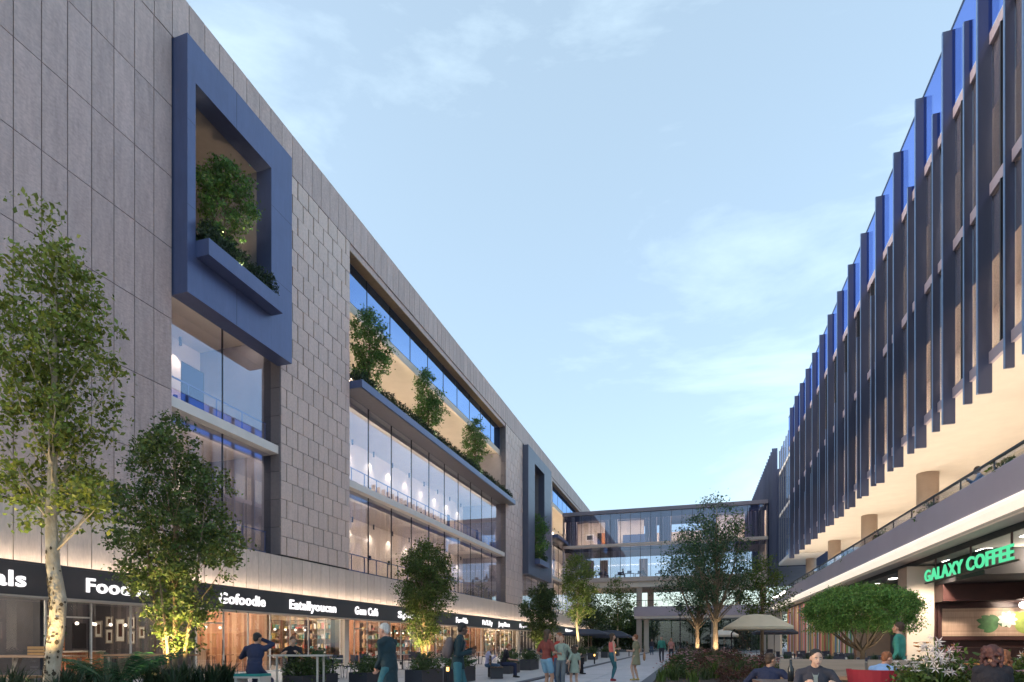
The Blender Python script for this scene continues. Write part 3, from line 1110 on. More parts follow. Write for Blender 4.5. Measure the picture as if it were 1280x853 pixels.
# hanging green lettering with its rods and rail
SGN = sign('GALAXY COFFEE', 24.1, 3.99, .46, 'green glowing letters of the coffee shop hanging from three rods', 6.9, 8.9, 'sign_green', -PI / 2, .015, .02, name='coffee_sign')
for y in (20.9, 23.6, 26.6):
    MB().box(8.945, y - .03, 3.775, 8.985, y + .03, 4.62).build('hanger_rod', 'dark_red', SGN)
MB().box(8.945, 20.5, 3.72, 8.985, 27.7, 3.774).build('sign_rail', 'dark_red', SGN)

# ------------------------------------------------------------------ bridge
BR = empty('bridge_building', (-4, 84, 8.9), label='two-storey glazed bridge building spanning the walk between both blocks', cat='building')


def B(name, mats, *boxes, label=None, smooth=False):
    return P(name, mats, *boxes, parent=BR, label=label, smooth=smooth)


XA, XB, YA, YB = -17.95, 9.05, 81.8, 92.0
B('roof', 'bridge_dark', (XA, YA - .25, 19.25, XB, YB, 19.75))
B('floor_slab', 'bridge_cream', (XA, YA - .15, 14.65, XB, YB, 15.05))
B('floor_slab', 'bridge_cream', (XA, YA - .15, 9.75, XB, YB, 10.35))
B('underside_beam', 'cream', (XA + .3, YA + .15, 8.95, XB, YB - .3, 9.74))
B('end_wall', 'cream_wall', (XA, YA + .05, 10.36, XA + .15, YB, 19.24), (XB - .15, YA + .05, 10.36, XB, YB, 19.24))
B('upper_back_wall', 'cream_wall', (XA + .2, 87, 15.06, -7.0, 87.15, 19.2), (-5.4, 87, 15.06, 1.0, 87.15, 17.2), (3, 87, 15.06, XB - .2, 87.15, 19.2))
B('header_panel', 'bridge_dark', (XA + .1, YA + .35, 18.5, XB - .1, YA + .45, 19.24))
B('ceiling_light', 'glow_warm', (XA + 1, YA + .5, 19.1, XB - 1, YA + 1.1, 19.2))
B('strip_screen', 'bridge_dark', (XA + .2, YA + .46, 14.1, XB - .2, YA + .49, 14.64))  # added board that hides the glowing ceiling strip from below
B('ceiling_light', 'glow_soft', (XA + 1, YA + .5, 14.5, XB - 1, YA + 1.0, 14.6))
for (z0, z1, gm) in ((10.37, 14.63, 'glass_bridge'), (15.07, 19.23, 'glass_bridge')):
    pane = MB().box(-.665, -.008, z0, .665, .008, z1).mesh('window_pane', gm)
    mul = MB().box(-.025, -.05, z0, .025, .03, z1).mesh('mullion', 'metal_dark')
    for k in range(20):
        x = -17.3 + 1.365 * k
        inst('window_pane', pane, BR, (x, YA, 0))
        inst('mullion', mul, BR, (x + .6825, YA - .01, 0))
bp = MB().box(-2.6, -.01, 10.37, 2.6, .01, 14.63).mesh('rear_pane', 'glass_clear')
for k in range(5):
    inst('rear_pane', bp, BR, (-15.3 + 5.35 * k, YB - .2, 0))


def folds(x0, x1, z0, z1, y, m='curtain', amp=.07, parent=None, axis='X'):
    n = max(6, int(abs(x1 - x0) / .09))
    vs, fs = [], []
    for i in range(n + 1):
        t = x0 + (x1 - x0) * i / n
        d = amp * math.sin(i * 1.9) + amp * .4 * math.sin(i * .7)
        for z in (z0, z1):
            vs.append((t, y + d, z) if axis == 'X' else (y + d, t, z))
    for i in range(n):
        fs.append((2 * i, 2 * i + 2, 2 * i + 3, 2 * i + 1))
    mb = MB()
    mb.add(vs, fs)
    return mb.build('curtain', m, parent)


for (a, b) in ((-17.6, -15.9), (-12.0, -10.2), (-6.5, -4.9), (-4.6, -3.0), (1.2, 2.9), (6.3, 8.7)):
    folds(a, b, 15.08, 18.9, YA + .55, parent=BR)
m = MB()
for k in range(9):
    m.box(XA + .3, YA + .35, 13.2 + .15 * k, XB - .3, YA + .42, 13.26 + .15 * k)
m.build('venetian_blind', 'column_tan', BR)
for (a, b) in ((-15.0, -14.2), (-13.3, -12.1), (-7.6, -6.4), (0, 1.1)):
    folds(a, b, 10.4, 13.4, 86, 'curtain', parent=BR)
mat('dark_blue_cloth', (.03, .05, .12), .8)
# silhouettes of desks, seats and plants on the lower bridge floor
for k, x in enumerate((-15.6, -13.0, -10.3, -8.8, -7.4, -4.6, -2.3, .6, 3.4, 6.1)):
    d = empty('office_desk', (x, 84 + (k % 3) * .6, 10.35), 0, 'dark desk on the lower bridge floor behind the glass', 'desk', 'desks on the lower bridge floor')
    MB().box(-.7, -.35, .72, .7, .35, .76).build('desk_top', 'metal_dark', d, keep=False)
    for sx in (-.62, .62):
        MB().box(sx - .03, -.3, 0, sx + .03, .3, .72).build('leg', 'metal_dark', d, keep=False)
    MB().box(-.3, -.02, .80, .3, .02, 1.15).box(-.03, -.02, .76, .03, .05, .82).build('monitor', 'dark_blue_cloth', d, keep=False)
# upper floor: picture, dark door panels, sofa
pf = empty('framed_picture', (-14.95, 86.95, 17.0), 0, 'framed picture on the upper bridge wall beside dark doors', 'picture')
MB().box(-.6, -.05, -.5, .6, 0, .5).build('frame', 'paper', pf, keep=False)
MB().box(-.42, -.07, -.32, .42, -.051, .32).build('image', 'dark_room', pf, keep=False)
B('inner_door', 'dark_room', (-13.8, 86.9, 15.06, -13.2, 86.99, 17.6), (-12.5, 86.9, 15.06, -11.9, 86.99, 17.6))
B('inner_door', 'wood_slats', (-13.15, 86.9, 15.06, -12.55, 86.99, 17.6))
B('cupboard', 'dark_blue_cloth', (-9.9, 85.6, 15.06, -6.6, 86.6, 16.9))
# columns and the low gallery beneath
B('column', 'column_tan', (-7.65, 82.2, 6.25, -6.95, 82.9, 8.94), (-6.45, 86.0, 6.25, -5.6, 86.9, 8.94))
B('column', 'column_tan', (5.2, 82.2, 6.25, 5.9, 82.9, 8.94), (8.2, 82.2, 0, 8.9, 82.9, 8.94))
GB = empty('low_gallery', (0, 82, 0), label='low lilac gallery slab on slim piers beneath the bridge', cat='gallery')


def G_(name, mats, *boxes):
    return P(name, mats, *boxes, parent=GB)


G_('deck', 'parapet_lilac', (-7.95, 81.7, 4.95, 9.6, 88, 6.24))
G_('fascia_light', 'cream', (-7.9, 81.8, 4.6, 9.6, 87.9, 4.94))
G_('pier', 'column_tan', (-7.65, 82.1, 0, -6.95, 82.8, 4.59))
G_('pier', 'cream', (-6.75, 83.4, 0, -6.1, 84.0, 4.59))
G_('pier', 'column_tan', (2.2, 83.4, 0, 2.9, 84.0, 4.59))
G_('handrail', 'metal_dark', (-7.9, 81.8, 7.05, 9.5, 81.86, 7.12), *[(-7.9 + 1.5 * k, 81.81, 6.24, -7.86 + 1.5 * k, 81.85, 7.05) for k in range(12)])

gl = MB().box(-1.4, -.01, 0, 1.4, .01, 4.55).mesh('gallery_pane', 'glass_clear')
for k in range(5):
    inst('gallery_pane', gl, GB, (-4.6 + 2.9 * k, 87.5, 0))
# cream pieces between the podium end and the gallery
R('podium_end_wall', 'cream_wall', (9.0, 70.1, 0, 9.2, 81.6, 4.9))
R('podium_end_slab', 'cream', (8.3, 70.1, 4.95, 16, 81.6, 6.1))
# ------------------------------------------------------------------ vegetation
leafmat('leaf_mid', (0.10, 0.155, 0.03))
leafmat('leaf_birch', (0.18, 0.22, 0.035))
leafmat('leaf_vase', (0.085, 0.13, 0.03), 0.55, 0.3)
leafmat('leaf_deep', (0.060, 0.098, 0.028), 0.55, 0.3)
leafmat('leaf_light', (0.15, 0.21, 0.05), 0.4)
leafmat('leaf_balcony', (0.09, 0.18, 0.04), 0.5, 0.3)
leafmat('leaf_cool', (0.055, 0.11, 0.045), 0.5, 0.3)
leafmat('leaf_bonsai', (0.13, 0.25, 0.05), 0.55, 0.25)
leafmat('leaf_far', (0.025, 0.05, 0.022), 0.5, 0.2)
leafmat('frond', (0.03, 0.12, 0.05), 0.3, 0.3)
leafmat('bloom_pink', (0.62, 0.33, 0.36), 0.2, 0.3, 0.03)
leafmat('bloom_red', (0.36, 0.12, 0.10), 0.3, 0.2, 0.03)
leafmat('bloom_white', (0.78, 0.70, 0.68), 0.1, 0.3, 0.01)
leafmat('bloom_orange', (0.62, 0.26, 0.07), 0.2, 0.3, 0.02)
leafmat('leaf_rust', (0.12, 0.055, 0.04), 0.4, 0.25)
mat('bark_pale', (0.52, 0.44, 0.34), 0.8, 0, 9, 0.1, 0.8, stretch=(1, 1, .5), c2=(0.30, 0.23, 0.15))
mat('bark_brown', (0.16, 0.11, 0.07), 0.85, 0, 10, 0.1, 0.8, c2=(0.09, 0.06, 0.04))
mat('bark_tan', (0.30, 0.22, 0.15), 0.85, 0, 10, 0.1, 0.8, c2=(0.18, 0.13, 0.08))
mat('bark_spot', (0.05, 0.035, 0.02), 0.9, 0, 10, 0.3)


def leaf_mesh(name, C, size, m, g, aspect=0.55, flat=0.0, droop=0.0, mats=None, mi=None):
    n = len(C)
    d = g.normal(size=(n, 3))
    d[:, 2] -= droop
    d /= np.linalg.norm(d, axis=1)[:, None]
    r = g.normal(size=(n, 3))
    if flat:
        r[:, 2] *= (1 - flat)
        d[:, 2] *= (1 - flat)
        d /= np.linalg.norm(d, axis=1)[:, None]
    w = np.cross(d, r)
    w /= (np.linalg.norm(w, axis=1)[:, None] + 1e-9)
    nn = np.cross(d, w)
    s = size * g.uniform(.6, 1.35, n)[:, None]
    V = np.empty((n, 4, 3))
    V[:, 0] = C - d * s * .5
    V[:, 1] = C + w * s * aspect * .5 + nn * s * .12
    V[:, 2] = C + d * s * .5
    V[:, 3] = C - w * s * aspect * .5 + nn * s * .12
    me = bpy.data.meshes.new(name)
    me.vertices.add(4 * n)
    me.vertices.foreach_set('co', V.reshape(-1))
    me.loops.add(4 * n)
    me.loops.foreach_set('vertex_index', np.arange(4 * n, dtype=np.int32))
    me.polygons.add(n)
    me.polygons.foreach_set('loop_start', np.arange(0, 4 * n, 4, dtype=np.int32))
    me.polygons.foreach_set('loop_total', np.full(n, 4, dtype=np.int32))
    for q in (mats or [m]):
        me.materials.append(MATS[q])
    if mi is not None:
        me.polygons.foreach_set('material_index', mi.astype(np.int32))
    me.update()
    me.validate()
    return me


def env_r(env, z):
    zs = [e[0] for e in env]
    rs = [e[1] for e in env]
    return np.interp(z, zs, rs)


def crown_points(g, env, ncl, spread=.16, per=60, surf=.5, lumps=0, cx=None, zbias=1.0):
    """cluster centres inside a profile of (height, radius), and the leaves around them"""
    zs = np.array([e[0] for e in env])
    rs = np.array([e[1] for e in env])
    zz = np.linspace(zs[0], zs[-1], 60)
    wgt = np.interp(zz, zs, rs) ** 1.5 + .02
    wgt /= wgt.sum()
    z = g.choice(zz, ncl, p=wgt) + g.uniform(-.05, .05, ncl)
    a = g.uniform(0, 2 * PI, ncl)
    u = g.uniform(0, 1, ncl) ** surf
    # lumpy outline
    lum = 1 + .18 * np.sin(a * 3 + z * 2.1) + .12 * np.sin(a * 5 - z * 3.3)
    r = np.interp(z, zs, rs) * u * lum
    c = np.stack([r * np.cos(a), r * np.sin(a), z], 1)
    if cx is not None:
        c[:, 0] += np.interp(z, [q[0] for q in cx], [q[1] for q in cx])
    sz = g.uniform(.6, 1.4, ncl)
    n = (per * sz ** 2).astype(int) + 4
    P_ = np.repeat(c, n, axis=0)
    S = np.repeat(sz, n)[:, None]
    P_ = P_ + g.normal(size=P_.shape) * spread * S * np.array([1, 1, .75])
    return c, P_


def limbs_mesh(g, trunk, clusters, rbase, mname, nlimb=60, seg=5, thin=.35, zlow=.25):
    """branches that leave the trunk line and rise to the leaf clusters"""
    mb = MB()
    tp = np.array([t[:3] for t in trunk])
    tr = np.array([t[3] for t in trunk])
    idx = g.choice(len(clusters), min(nlimb, len(clusters)), replace=False)
    z0, z1 = tp[0, 2], tp[-1, 2]
    for i in idx:
        c = clusters[i]
        hz = math.hypot(c[0] - np.interp(c[2], tp[:, 2], tp[:, 0]), c[1] - np.interp(c[2], tp[:, 2], tp[:, 1]))
        zs_ = min(max(c[2] - hz * g.uniform(.9, 1.6) - .1, z0 + (z1 - z0) * zlow), z1)
        s = np.array([np.interp(zs_, tp[:, 2], tp[:, k]) for k in range(3)])
        r0 = np.interp(zs_, tp[:, 2], tr) * g.uniform(.2, .34)
        mid = s * .5 + c * .5 + g.normal(size=3) * hz * .07
        mid[2] -= hz * .10
        pts = []
        for t in np.linspace(0, 1, 6):
            q = (1 - t) ** 2 * s + 2 * t * (1 - t) * mid + t * t * c
            if 0 < t < 1:
                q = q + g.normal(size=3) * hz * .02
            pts.append(q)
        mb.tube(pts, [r0 * (1 - .85 * t) + .003 for t in np.linspace(0, 1, 6)], seg, cap=False)
    return mb


def make_tree(name, label, loc, env, trunk, ncl=120, per=60, spread=.16, lsize=.07, leaf='leaf_mid', bark='bark_brown', nlimb=60, seed=1,
              cx=None, cat='tree', group=None, surf=.5, extra_trunks=(), zlow=.25, droop=.2, parts_seg=10, lights=()):
    g = np.random.default_rng(seed)
    root = empty(name, loc, 0, label, cat, group)
    c, pts = crown_points(g, env, ncl, spread, per, surf, cx=cx)
    o = bpy.data.objects.new('crown', leaf_mesh('crown', pts, lsize, leaf, g, droop=droop))
    col.objects.link(o)
    o.parent = root
    for t in [trunk] + list(extra_trunks):
        mb = MB()
        # smooth wobble
        mb.tube([q[:3] for q in t], [q[3] for q in t], parts_seg)
        mb.build('trunk', bark, root, smooth=True, keep=False)
    lb_ = limbs_mesh(g, trunk, c, trunk[0][3], bark, nlimb, zlow=zlow)
    lb_.build('limbs', bark, root, smooth=True, keep=False)
    return root


def up_light(root, dx, dy, z, tz, power=90, ang=70, colr=(1.0, .70, .28)):
    f = MB().cyl(dx, dy, z - .12, z, .05, 10).build('uplight', 'metal_dark', root, keep=False)
    o = lamp_spot('uplight_beam', (0, 0, 0), (0, 0, 1), power, math.radians(ang), colr, .7, .06)
    v = Vector((0, 0, tz)) - Vector((dx, dy, z + .03))
    o.rotation_euler = v.to_track_quat('-Z', 'Y').to_euler()
    o.location = (dx, dy, z + .03)
    o.parent = root


# big pale-stemmed tree at the left edge
t1 = make_tree('street_tree', 'tall airy tree with a pale peeling trunk at the left edge of the photo', (-9.97, 6.84, 0),
               [(3.1, .5), (3.5, .75), (4.4, .65), (5.4, .8), (6.4, .9), (7.1, .8), (7.6, .45), (8.2, .2)],
               [(0.03, 0, -.02, .125), (-.06, 0, .5, .115), (.02, 0, 1.1, .115), (.10, 0, 1.6, .12), (.12, .02, 2.05, .11), (.02, 0, 2.6, .10), (-.03, 0, 3.3, .085), (.02, 0, 4.5, .06), (.05, 0, 6, .035), (.1, 0, 7.8, .012)],
               ncl=165, per=50, spread=.12, lsize=.095, leaf='leaf_birch', bark='bark_pale', nlimb=42, seed=3, surf=.55, zlow=.36)
mb = MB()
g = np.random.default_rng(9)
for k in range(430):
    z = g.uniform(.1, 2.9)
    cxs = np.interp(z, [0, .5, 1.1, 1.6, 2.05, 2.6, 3.3], [.03, -.06, .02, .10, .12, .02, -.03])
    rr = np.interp(z, [0, 1.6, 2.6, 3.3], [.12, .121, .10, .085])
    a = g.normal(PI * 1.15, .75) if k % 3 else g.uniform(0, 2 * PI)
    if g.uniform() > 1.25 - z / 3.2 and z > 1.0:
        continue
    w, h_ = g.uniform(.12, .6), g.uniform(.008, .045)
    pts = []
    for q in range(5):
        aa = a + w * (q / 4 - .5)
        pts.append((cxs + (rr + .004) * math.cos(aa), (rr + .004) * math.sin(aa), z + h_ * math.sin(PI * q / 4)))
    for q in range(3, 0, -1):
        aa = a + w * (q / 4 - .5)
        pts.append((cxs + (rr + .004) * math.cos(aa), (rr + .004) * math.sin(aa), z - h_ * math.sin(PI * q / 4)))
    mb.add(pts, [tuple(range(8))])
mb_o = mb.build('bark_patches', 'bark_spot', t1, keep=False)
mb_o['kind'] = 'stuff'
up_light(t1, .35, -.55, .5, 4.6, 220, 60, (1.0, .74, .36))
up_light(t1, -.5, -.5, .5, 5.2, 180, 70, (1.0, .78, .36))

# multi-stem bushy tree before Gofoodie
t2 = make_tree('street_tree', 'dense vase-shaped tree on three short stems in front of the Food sign', (-11.05, 10.17, 0),
               [(1.3, .3), (1.9, .62), (2.6, .95), (3.3, 1.2), (4.1, 1.25), (4.9, 1.05), (5.5, .8), (6.0, .5), (6.3, .3)],
               [(0, 0, 0, .06), (.02, 0, 1.2, .055), (.03, 0, 3.0, .04), (.02, 0, 5.8, .012)],
               ncl=290, per=60, spread=.11, lsize=.09, leaf='leaf_vase', bark='bark_tan', nlimb=50, seed=5, surf=.5, zlow=.2,
               extra_trunks=([(.2, .05, 0, .055), (.26, .05, 1.2, .045), (.5, .1, 2.6, .03), (.75, .1, 4.4, .01)],
                             [(-.2, .02, 0, .05), (-.26, 0, 1.2, .045), (-.6, -.1, 2.8, .03), (-.8, 0, 4.6, .01)],
                             [(.05, -.1, 0, .035), (.12, -.3, 1.3, .03), (.1, -.5, 3.0, .015)]))
up_light(t2, .6, -.7, .8, 2.1, 270, 85)
up_light(t2, -.55, -.65, .8, 2.0, 230, 85)
up_light(t2, .05, -.9, .5, 2.6, 160, 80)

# egg-shaped tree in the middle of the shopfront row
t3 = make_tree('street_tree', 'egg-shaped tree behind the white-haired man, its foot lit yellow', (-11.42, 23.67, 0),
               [(1.0, .2), (1.7, .55), (2.6, .95), (3.4, 1.2), (4.2, 1.3), (4.9, 1.15), (5.3, .9), (5.7, .35)],
               [(0, 0, 0, .07), (0, 0, 1.4, .06), (0, 0, 3.5, .04), (0, 0, 5.2, .012)],
               ncl=300, per=60, spread=.14, lsize=.10, leaf='leaf_vase', bark='bark_tan', nlimb=50, seed=8, zlow=.2,
               extra_trunks=([(.12, 0, 0, .05), (.2, 0, 1.3, .04), (.5, 0, 3, .015)], [(-.12, 0, 0, .05), (-.2, 0, 1.3, .04), (-.5, 0, 3, .015)]))
up_light(t3, -.8, -.8, .5, 2.0, 380, 75)
up_light(t3, .3, -.9, .3, 1.6, 200, 75)

t4 = make_tree('street_tree', 'narrow dark flame-shaped tree over the woman in the red shirt', (-12.05, 46.5, 0),
               [(1.0, .25), (1.8, .9), (2.8, 1.3), (4.0, 1.5), (5.0, 1.25), (5.8, .7), (6.3, .2)],
               [(0, 0, 0, .08), (0, 0, 1.4, .07), (0, 0, 3.5, .04), (0, 0, 6.0, .012)],
               ncl=200, per=56, spread=.17, lsize=.15, leaf='leaf_deep', bark='bark_brown', nlimb=30, seed=12)
up_light(t4, .4, -1.0, .3, 1.8, 300, 80)
t5 = make_tree('street_tree', 'slim light-green tree with a white stem beside the bridge end', (-9.55, 49.4, 0),
               [(3.3, .4), (4.2, 1.3), (5.2, 1.2), (6.2, 1.5), (7.2, 1.4), (8.2, .9), (8.9, .3)],
               [(0, 0, 0, .12), (.05, 0, 1.5, .11), (-.1, 0, 3.0, .10), (.05, 0, 5.0, .06), (0, 0, 8.4, .015)],
               ncl=150, per=44, spread=.22, lsize=.16, leaf='leaf_light', bark='bark_pale', nlimb=40, seed=13, zlow=.4)
up_light(t5, .5, -1.2, .2, 4.4, 900, 60, (1.0, .8, .4))
make_tree('street_tree', 'thin greyish tree under the bridge, left of the woman in the red top', (-9.2, 74, 0),
          [(3.0, .5), (4.4, 1.8), (6.0, 2.0), (7.6, 1.9), (8.8, 1.0), (9.3, .3)],
          [(0, 0, 0, .12), (0, 0, 3.0, .10), (0, 0, 8.6, .015)],
          ncl=100, per=26, spread=.3, lsize=.24, leaf='leaf_mid', bark='bark_pale', nlimb=40, seed=14, zlow=.4)
make_tree('street_tree', 'small olive tree under the bridge close to the tan pier', (-11.2, 66, 0),
          [(1.6, .6), (3.4, 1.7), (5.0, 2.0), (6.6, 1.5), (7.4, .4)],
          [(0, 0, 0, .12), (0, 0, 3.0, .09), (0, 0, 7, .015)],
          ncl=100, per=30, spread=.3, lsize=.22, leaf='leaf_deep', bark='bark_brown', nlimb=30, seed=15, zlow=.3)

# the two loose trees in the right-hand bed
t7 = make_tree('park_tree', 'forked open tree with a warm-lit stem standing left of its taller neighbour', (0.15, 44.0, 0.1),
               [(3.2, .5), (4.2, 2.2), (5.3, 2.6), (6.6, 2.5), (8.0, 2.2), (9.2, 1.5), (10.2, .6)],
               [(0, 0, 0, .17), (.05, 0, 1.4, .15), (0, 0, 2.6, .13), (.3, 0, 4.4, .09), (.5, 0, 7.0, .05), (.4, 0, 9.6, .015)],
               ncl=270, per=32, spread=.24, lsize=.15, leaf='leaf_cool', bark='bark_tan', nlimb=70, seed=21, zlow=.22, surf=.45,
               extra_trunks=([(0, 0, 2.4, .11), (-.5, .1, 3.6, .08), (-1.1, .2, 5.2, .05), (-1.6, .2, 7, .02)],))
up_light(t7, .3, -1.0, .3, 1.6, 190, 50, (1.0, .78, .5))
t8 = make_tree('park_tree', 'tallest open-crowned tree rising before the bridge, just left of the beige parasol', (1.2, 37.1, 0.1),
               [(3.0, .4), (4.0, 1.5), (5.2, 2.1), (6.5, 2.1), (8.0, 1.9), (9.2, 1.3), (9.9, .5)],
               [(0, 0, 0, .19), (0, 0, 1.4, .16), (-.02, 0, 2.8, .14), (.1, 0, 4.6, .10), (0, 0, 7.0, .06), (.1, 0, 9.4, .015)],
               ncl=270, per=32, spread=.22, lsize=.13, leaf='leaf_cool', bark='bark_tan', nlimb=70, seed=22, zlow=.25, surf=.45,
               extra_trunks=([(0, 0, 2.6, .11), (.5, .1, 4.0, .08), (1.0, .1, 5.6, .05), (1.4, .1, 7.4, .02)],
                             [(0, 0, 2.4, .09), (-.5, 0, 3.8, .07), (-.9, .1, 5.8, .04)]))
up_light(t8, .2, -.9, .3, 1.6, 190, 50, (1.0, .78, .5))
make_tree('park_tree', 'lower bright-green tree between the tall tree and the podium end', (4.6, 45, 0.1),
          [(2.6, .6), (3.6, 1.6), (4.8, 1.9), (6.2, 1.6), (7.2, .6)],
          [(0, 0, 0, .13), (0, 0, 3, .1), (0, 0, 6.6, .015)],
          ncl=130, per=30, spread=.25, lsize=.17, leaf='leaf_mid', bark='bark_tan', nlimb=40, seed=23, zlow=.3)

# clipped umbrella-shaped pine in the planter
g = np.random.default_rng(31)
bz = empty('bonsai_tree', (3.83, 15.86, 0), 0, 'clipped flat-topped green tree with twisted stems beside the cream pier', 'tree')
tc_ = []
for k in range(300):
    aa, rr = g.uniform(0, 2 * PI), math.sqrt(g.uniform(0, 1)) * 1.30
    pr_ = math.sqrt(max(0, 1 - (rr / 1.36) ** 2.6))
    top_ = 1.76 + pr_ * .70 + .05 * math.sin(aa * 4 + rr * 3)
    zz_ = top_ if k % 4 else g.uniform(1.74, max(1.76, top_))
    cc = np.array([rr * math.cos(aa), rr * math.sin(aa), zz_])
    tc_.append(cc + g.normal(size=(150, 3)) * np.array([.085, .085, .05]))
for k in range(90):
    aa, rr = g.uniform(0, 2 * PI), g.uniform(.3, 1.3)
    cc = np.array([rr * math.cos(aa), rr * math.sin(aa), g.uniform(1.56, 1.84)])
    tc_.append(cc + g.normal(size=(120, 3)) * np.array([.09, .09, .05]))
cpts = np.concatenate(tc_)
o = bpy.data.objects.new('crown', leaf_mesh('crown', cpts, .052, 'leaf_bonsai', g, aspect=.45))
col.objects.link(o)
o.parent = bz
mb = MB()
mb.tube([(0, 0, .3), (-.02, 0, .7), (.03, 0, 1.0), (0, 0, 1.12)], [.11, .075, .06, .07], 10)
mb.build('trunk', 'bark_brown', bz, smooth=True, keep=False)
mb = MB()
for k in range(13):
    aa = k * 2.4
    rr = g.uniform(.3, 1.2)
    e = Vector((rr * math.cos(aa), rr * math.sin(aa), g.uniform(1.75, 2.0)))
    s = Vector((0, 0, 1.08))
    m1 = Vector((e.x * .35 + g.uniform(-.06, .06), e.y * .35 + g.uniform(-.06, .06), 1.25))
    m2 = Vector((e.x * .7 + g.uniform(-.06, .06), e.y * .7 + g.uniform(-.06, .06), 1.52))
    mb.tube([s, m1, m2, e], [.034, .026, .016, .006], 6, cap=False)
mb.build('limbs', 'bark_brown', bz, smooth=True, keep=False)
bz.scale = (.90, .90, 1.06)
up_light(bz, .5, -1.0, .9, 2.0, 14, 90, (1.0, .85, .6))

# trees standing in the facade openings
FT = dict(leaf='leaf_balcony', bark='bark_brown', surf=.5, zlow=.1)
f1 = make_tree('balcony_tree', 'bright-lit tree inside the big blue frame', (-17.8, 18.75, 15.9),
               [(.7, .3), (1.4, .75), (2.4, .95), (3.3, 1.0), (4.0, .7), (4.5, .2)],
               [(0, 0, -.3, .05), (0, 0, 1.5, .04), (0, 0, 4.0, .01)], ncl=105, per=52, spread=.12, lsize=.13, seed=41, nlimb=40, **FT)
up_light(f1, .45, .3, .1, 2.6, 800, 90, (1, .92, .6))
for k, (y, s, lab) in enumerate(((29.6, 1.0, 'nearest of the three balcony trees on the long planter ledge'),
                                 (37.4, .92, 'middle one of the three balcony trees on the long planter ledge'),
                                 (46.6, .95, 'farthest of the three balcony trees on the long planter ledge'))):
    f = make_tree('balcony_tree', lab, (-17.85, y, 15.5),
                  [(.6, .3), (1.4, .85 * s), (2.4, 1.15 * s), (3.4, 1.05 * s), (4.3, .75), (4.8, .2)],
                  [(0, 0, 0, .05), (0, 0, 1.5, .04), (0, 0, 4.4, .01)], ncl=105, per=52, spread=.15, lsize=.14, seed=51 + k, nlimb=36, group='trees on the long planter ledge', **FT)
    up_light(f, .3, .5, .1, 3.0, 170, 90, (1, .95, .7))
f5 = make_tree('balcony_tree', 'green tree inside the far blue-grey frame', (-17.8, 66.4, 10.6),
               [(.6, .5), (1.6, 1.3), (3.2, 1.6), (4.6, 1.3), (5.6, .4)],
               [(0, 0, 0, .06), (0, 0, 2, .05), (0, 0, 5, .01)], ncl=130, per=30, spread=.24, lsize=.20, seed=61, nlimb=36, **FT)
up_light(f5, .5, -.8, .2, 3.0, 260, 90, (1, .95, .6))


def hedge(name, x0, x1, y0, y1, z0, hgt, n, ls, leaf, label, seed, wav=.3, cat='hedge', spiky=True):
    g = np.random.default_rng(seed)
    y = g.uniform(y0, y1, n)
    x = g.uniform(x0, x1, n)
    top = hgt * (1 - wav * .5 + wav * .5 * np.sin(y * 6.1) * np.sin(y * 2.3 + 1) + wav * .3 * np.sin(y * 13))
    z = z0 + top * g.uniform(0, 1, n) ** .7
    o = bpy.data.objects.new(name, leaf_mesh(name, np.stack([x, y, z], 1), ls, leaf, g, aspect=.35, droop=-.7 if spiky else 0))
    col.objects.link(o)
    return tag(o, label, cat)


hedge('hedge', -17.95, -16.85, 16.95, 20.8, 15.75, 1.15, 6500, .14, 'leaf_far', 'dark hedge filling the ledge of the big blue frame', 71)
hedge('hedge', -18.4, -17.35, 28.0, 56.0, 15.45, .95, 20000, .17, 'leaf_far', 'long dark hedge in the planter ledge under the balcony trees', 72)
hedge('hedge', -17.95, -16.85, 64.4, 68.5, 10.7, 1.0, 1600, .22, 'leaf_deep', 'dark hedge in the ledge of the far blue-grey frame', 73)

# woods beyond the bridge
bgt = [(-22, 112, 9.5, 5.0), (-17.5, 104, 7.8, 3.6), (-14, 118, 9.0, 4.5), (-10.8, 106, 7.6, 3.2), (-8.2, 122, 8.6, 4.2), (-5.0, 112, 6.6, 3.6),
       (-2.0, 98, 5.6, 3.0), (1.8, 104, 6.2, 3.4), (5.4, 97, 5.4, 3.0), (8.8, 108, 6.4, 3.6), (13, 116, 8, 4.5), (-27, 128, 11, 5.5)]
ORD = ['leftmost of all', 'second from the left', 'third from the left', 'fourth from the left', 'fifth from the left', 'sixth from the left', 'sixth from the right', 'fifth from the right', 'fourth from the right', 'third from the right', 'second from the right', 'rightmost of all']
kinds = ['broad dark tree beyond the bridge', 'rounded deep-green tree beyond the bridge', 'low bushy tree beyond the bridge']
for k, (x, y, h_, r_) in enumerate(bgt):
    make_tree('park_tree', (kinds[0] if h_ > 8.2 else kinds[1] if h_ > 6.5 else kinds[2]) + ', ' + ORD[sorted(q_[0] / q_[1] for q_ in bgt).index(x / y)], (x, y, 0),
              [(.2, r_ * .6), (h_ * .3, r_), (h_ * .6, r_ * .95), (h_ * .85, r_ * .6), (h_, r_ * .15)],
              [(0, 0, 0, .2), (0, 0, h_ * .5, .12), (0, 0, h_ * .95, .02)], ncl=130, per=30, spread=.5, lsize=.42,
              leaf='leaf_far' if k % 3 else 'leaf_deep', bark='bark_brown', nlimb=16, seed=80 + k, group='trees beyond the bridge')
hd = hedge('hedge', -24, 16, 126, 130, 0, 5.5, 9000, .8, 'leaf_far', 'far dark hedge closing the view beneath the gallery', 79)


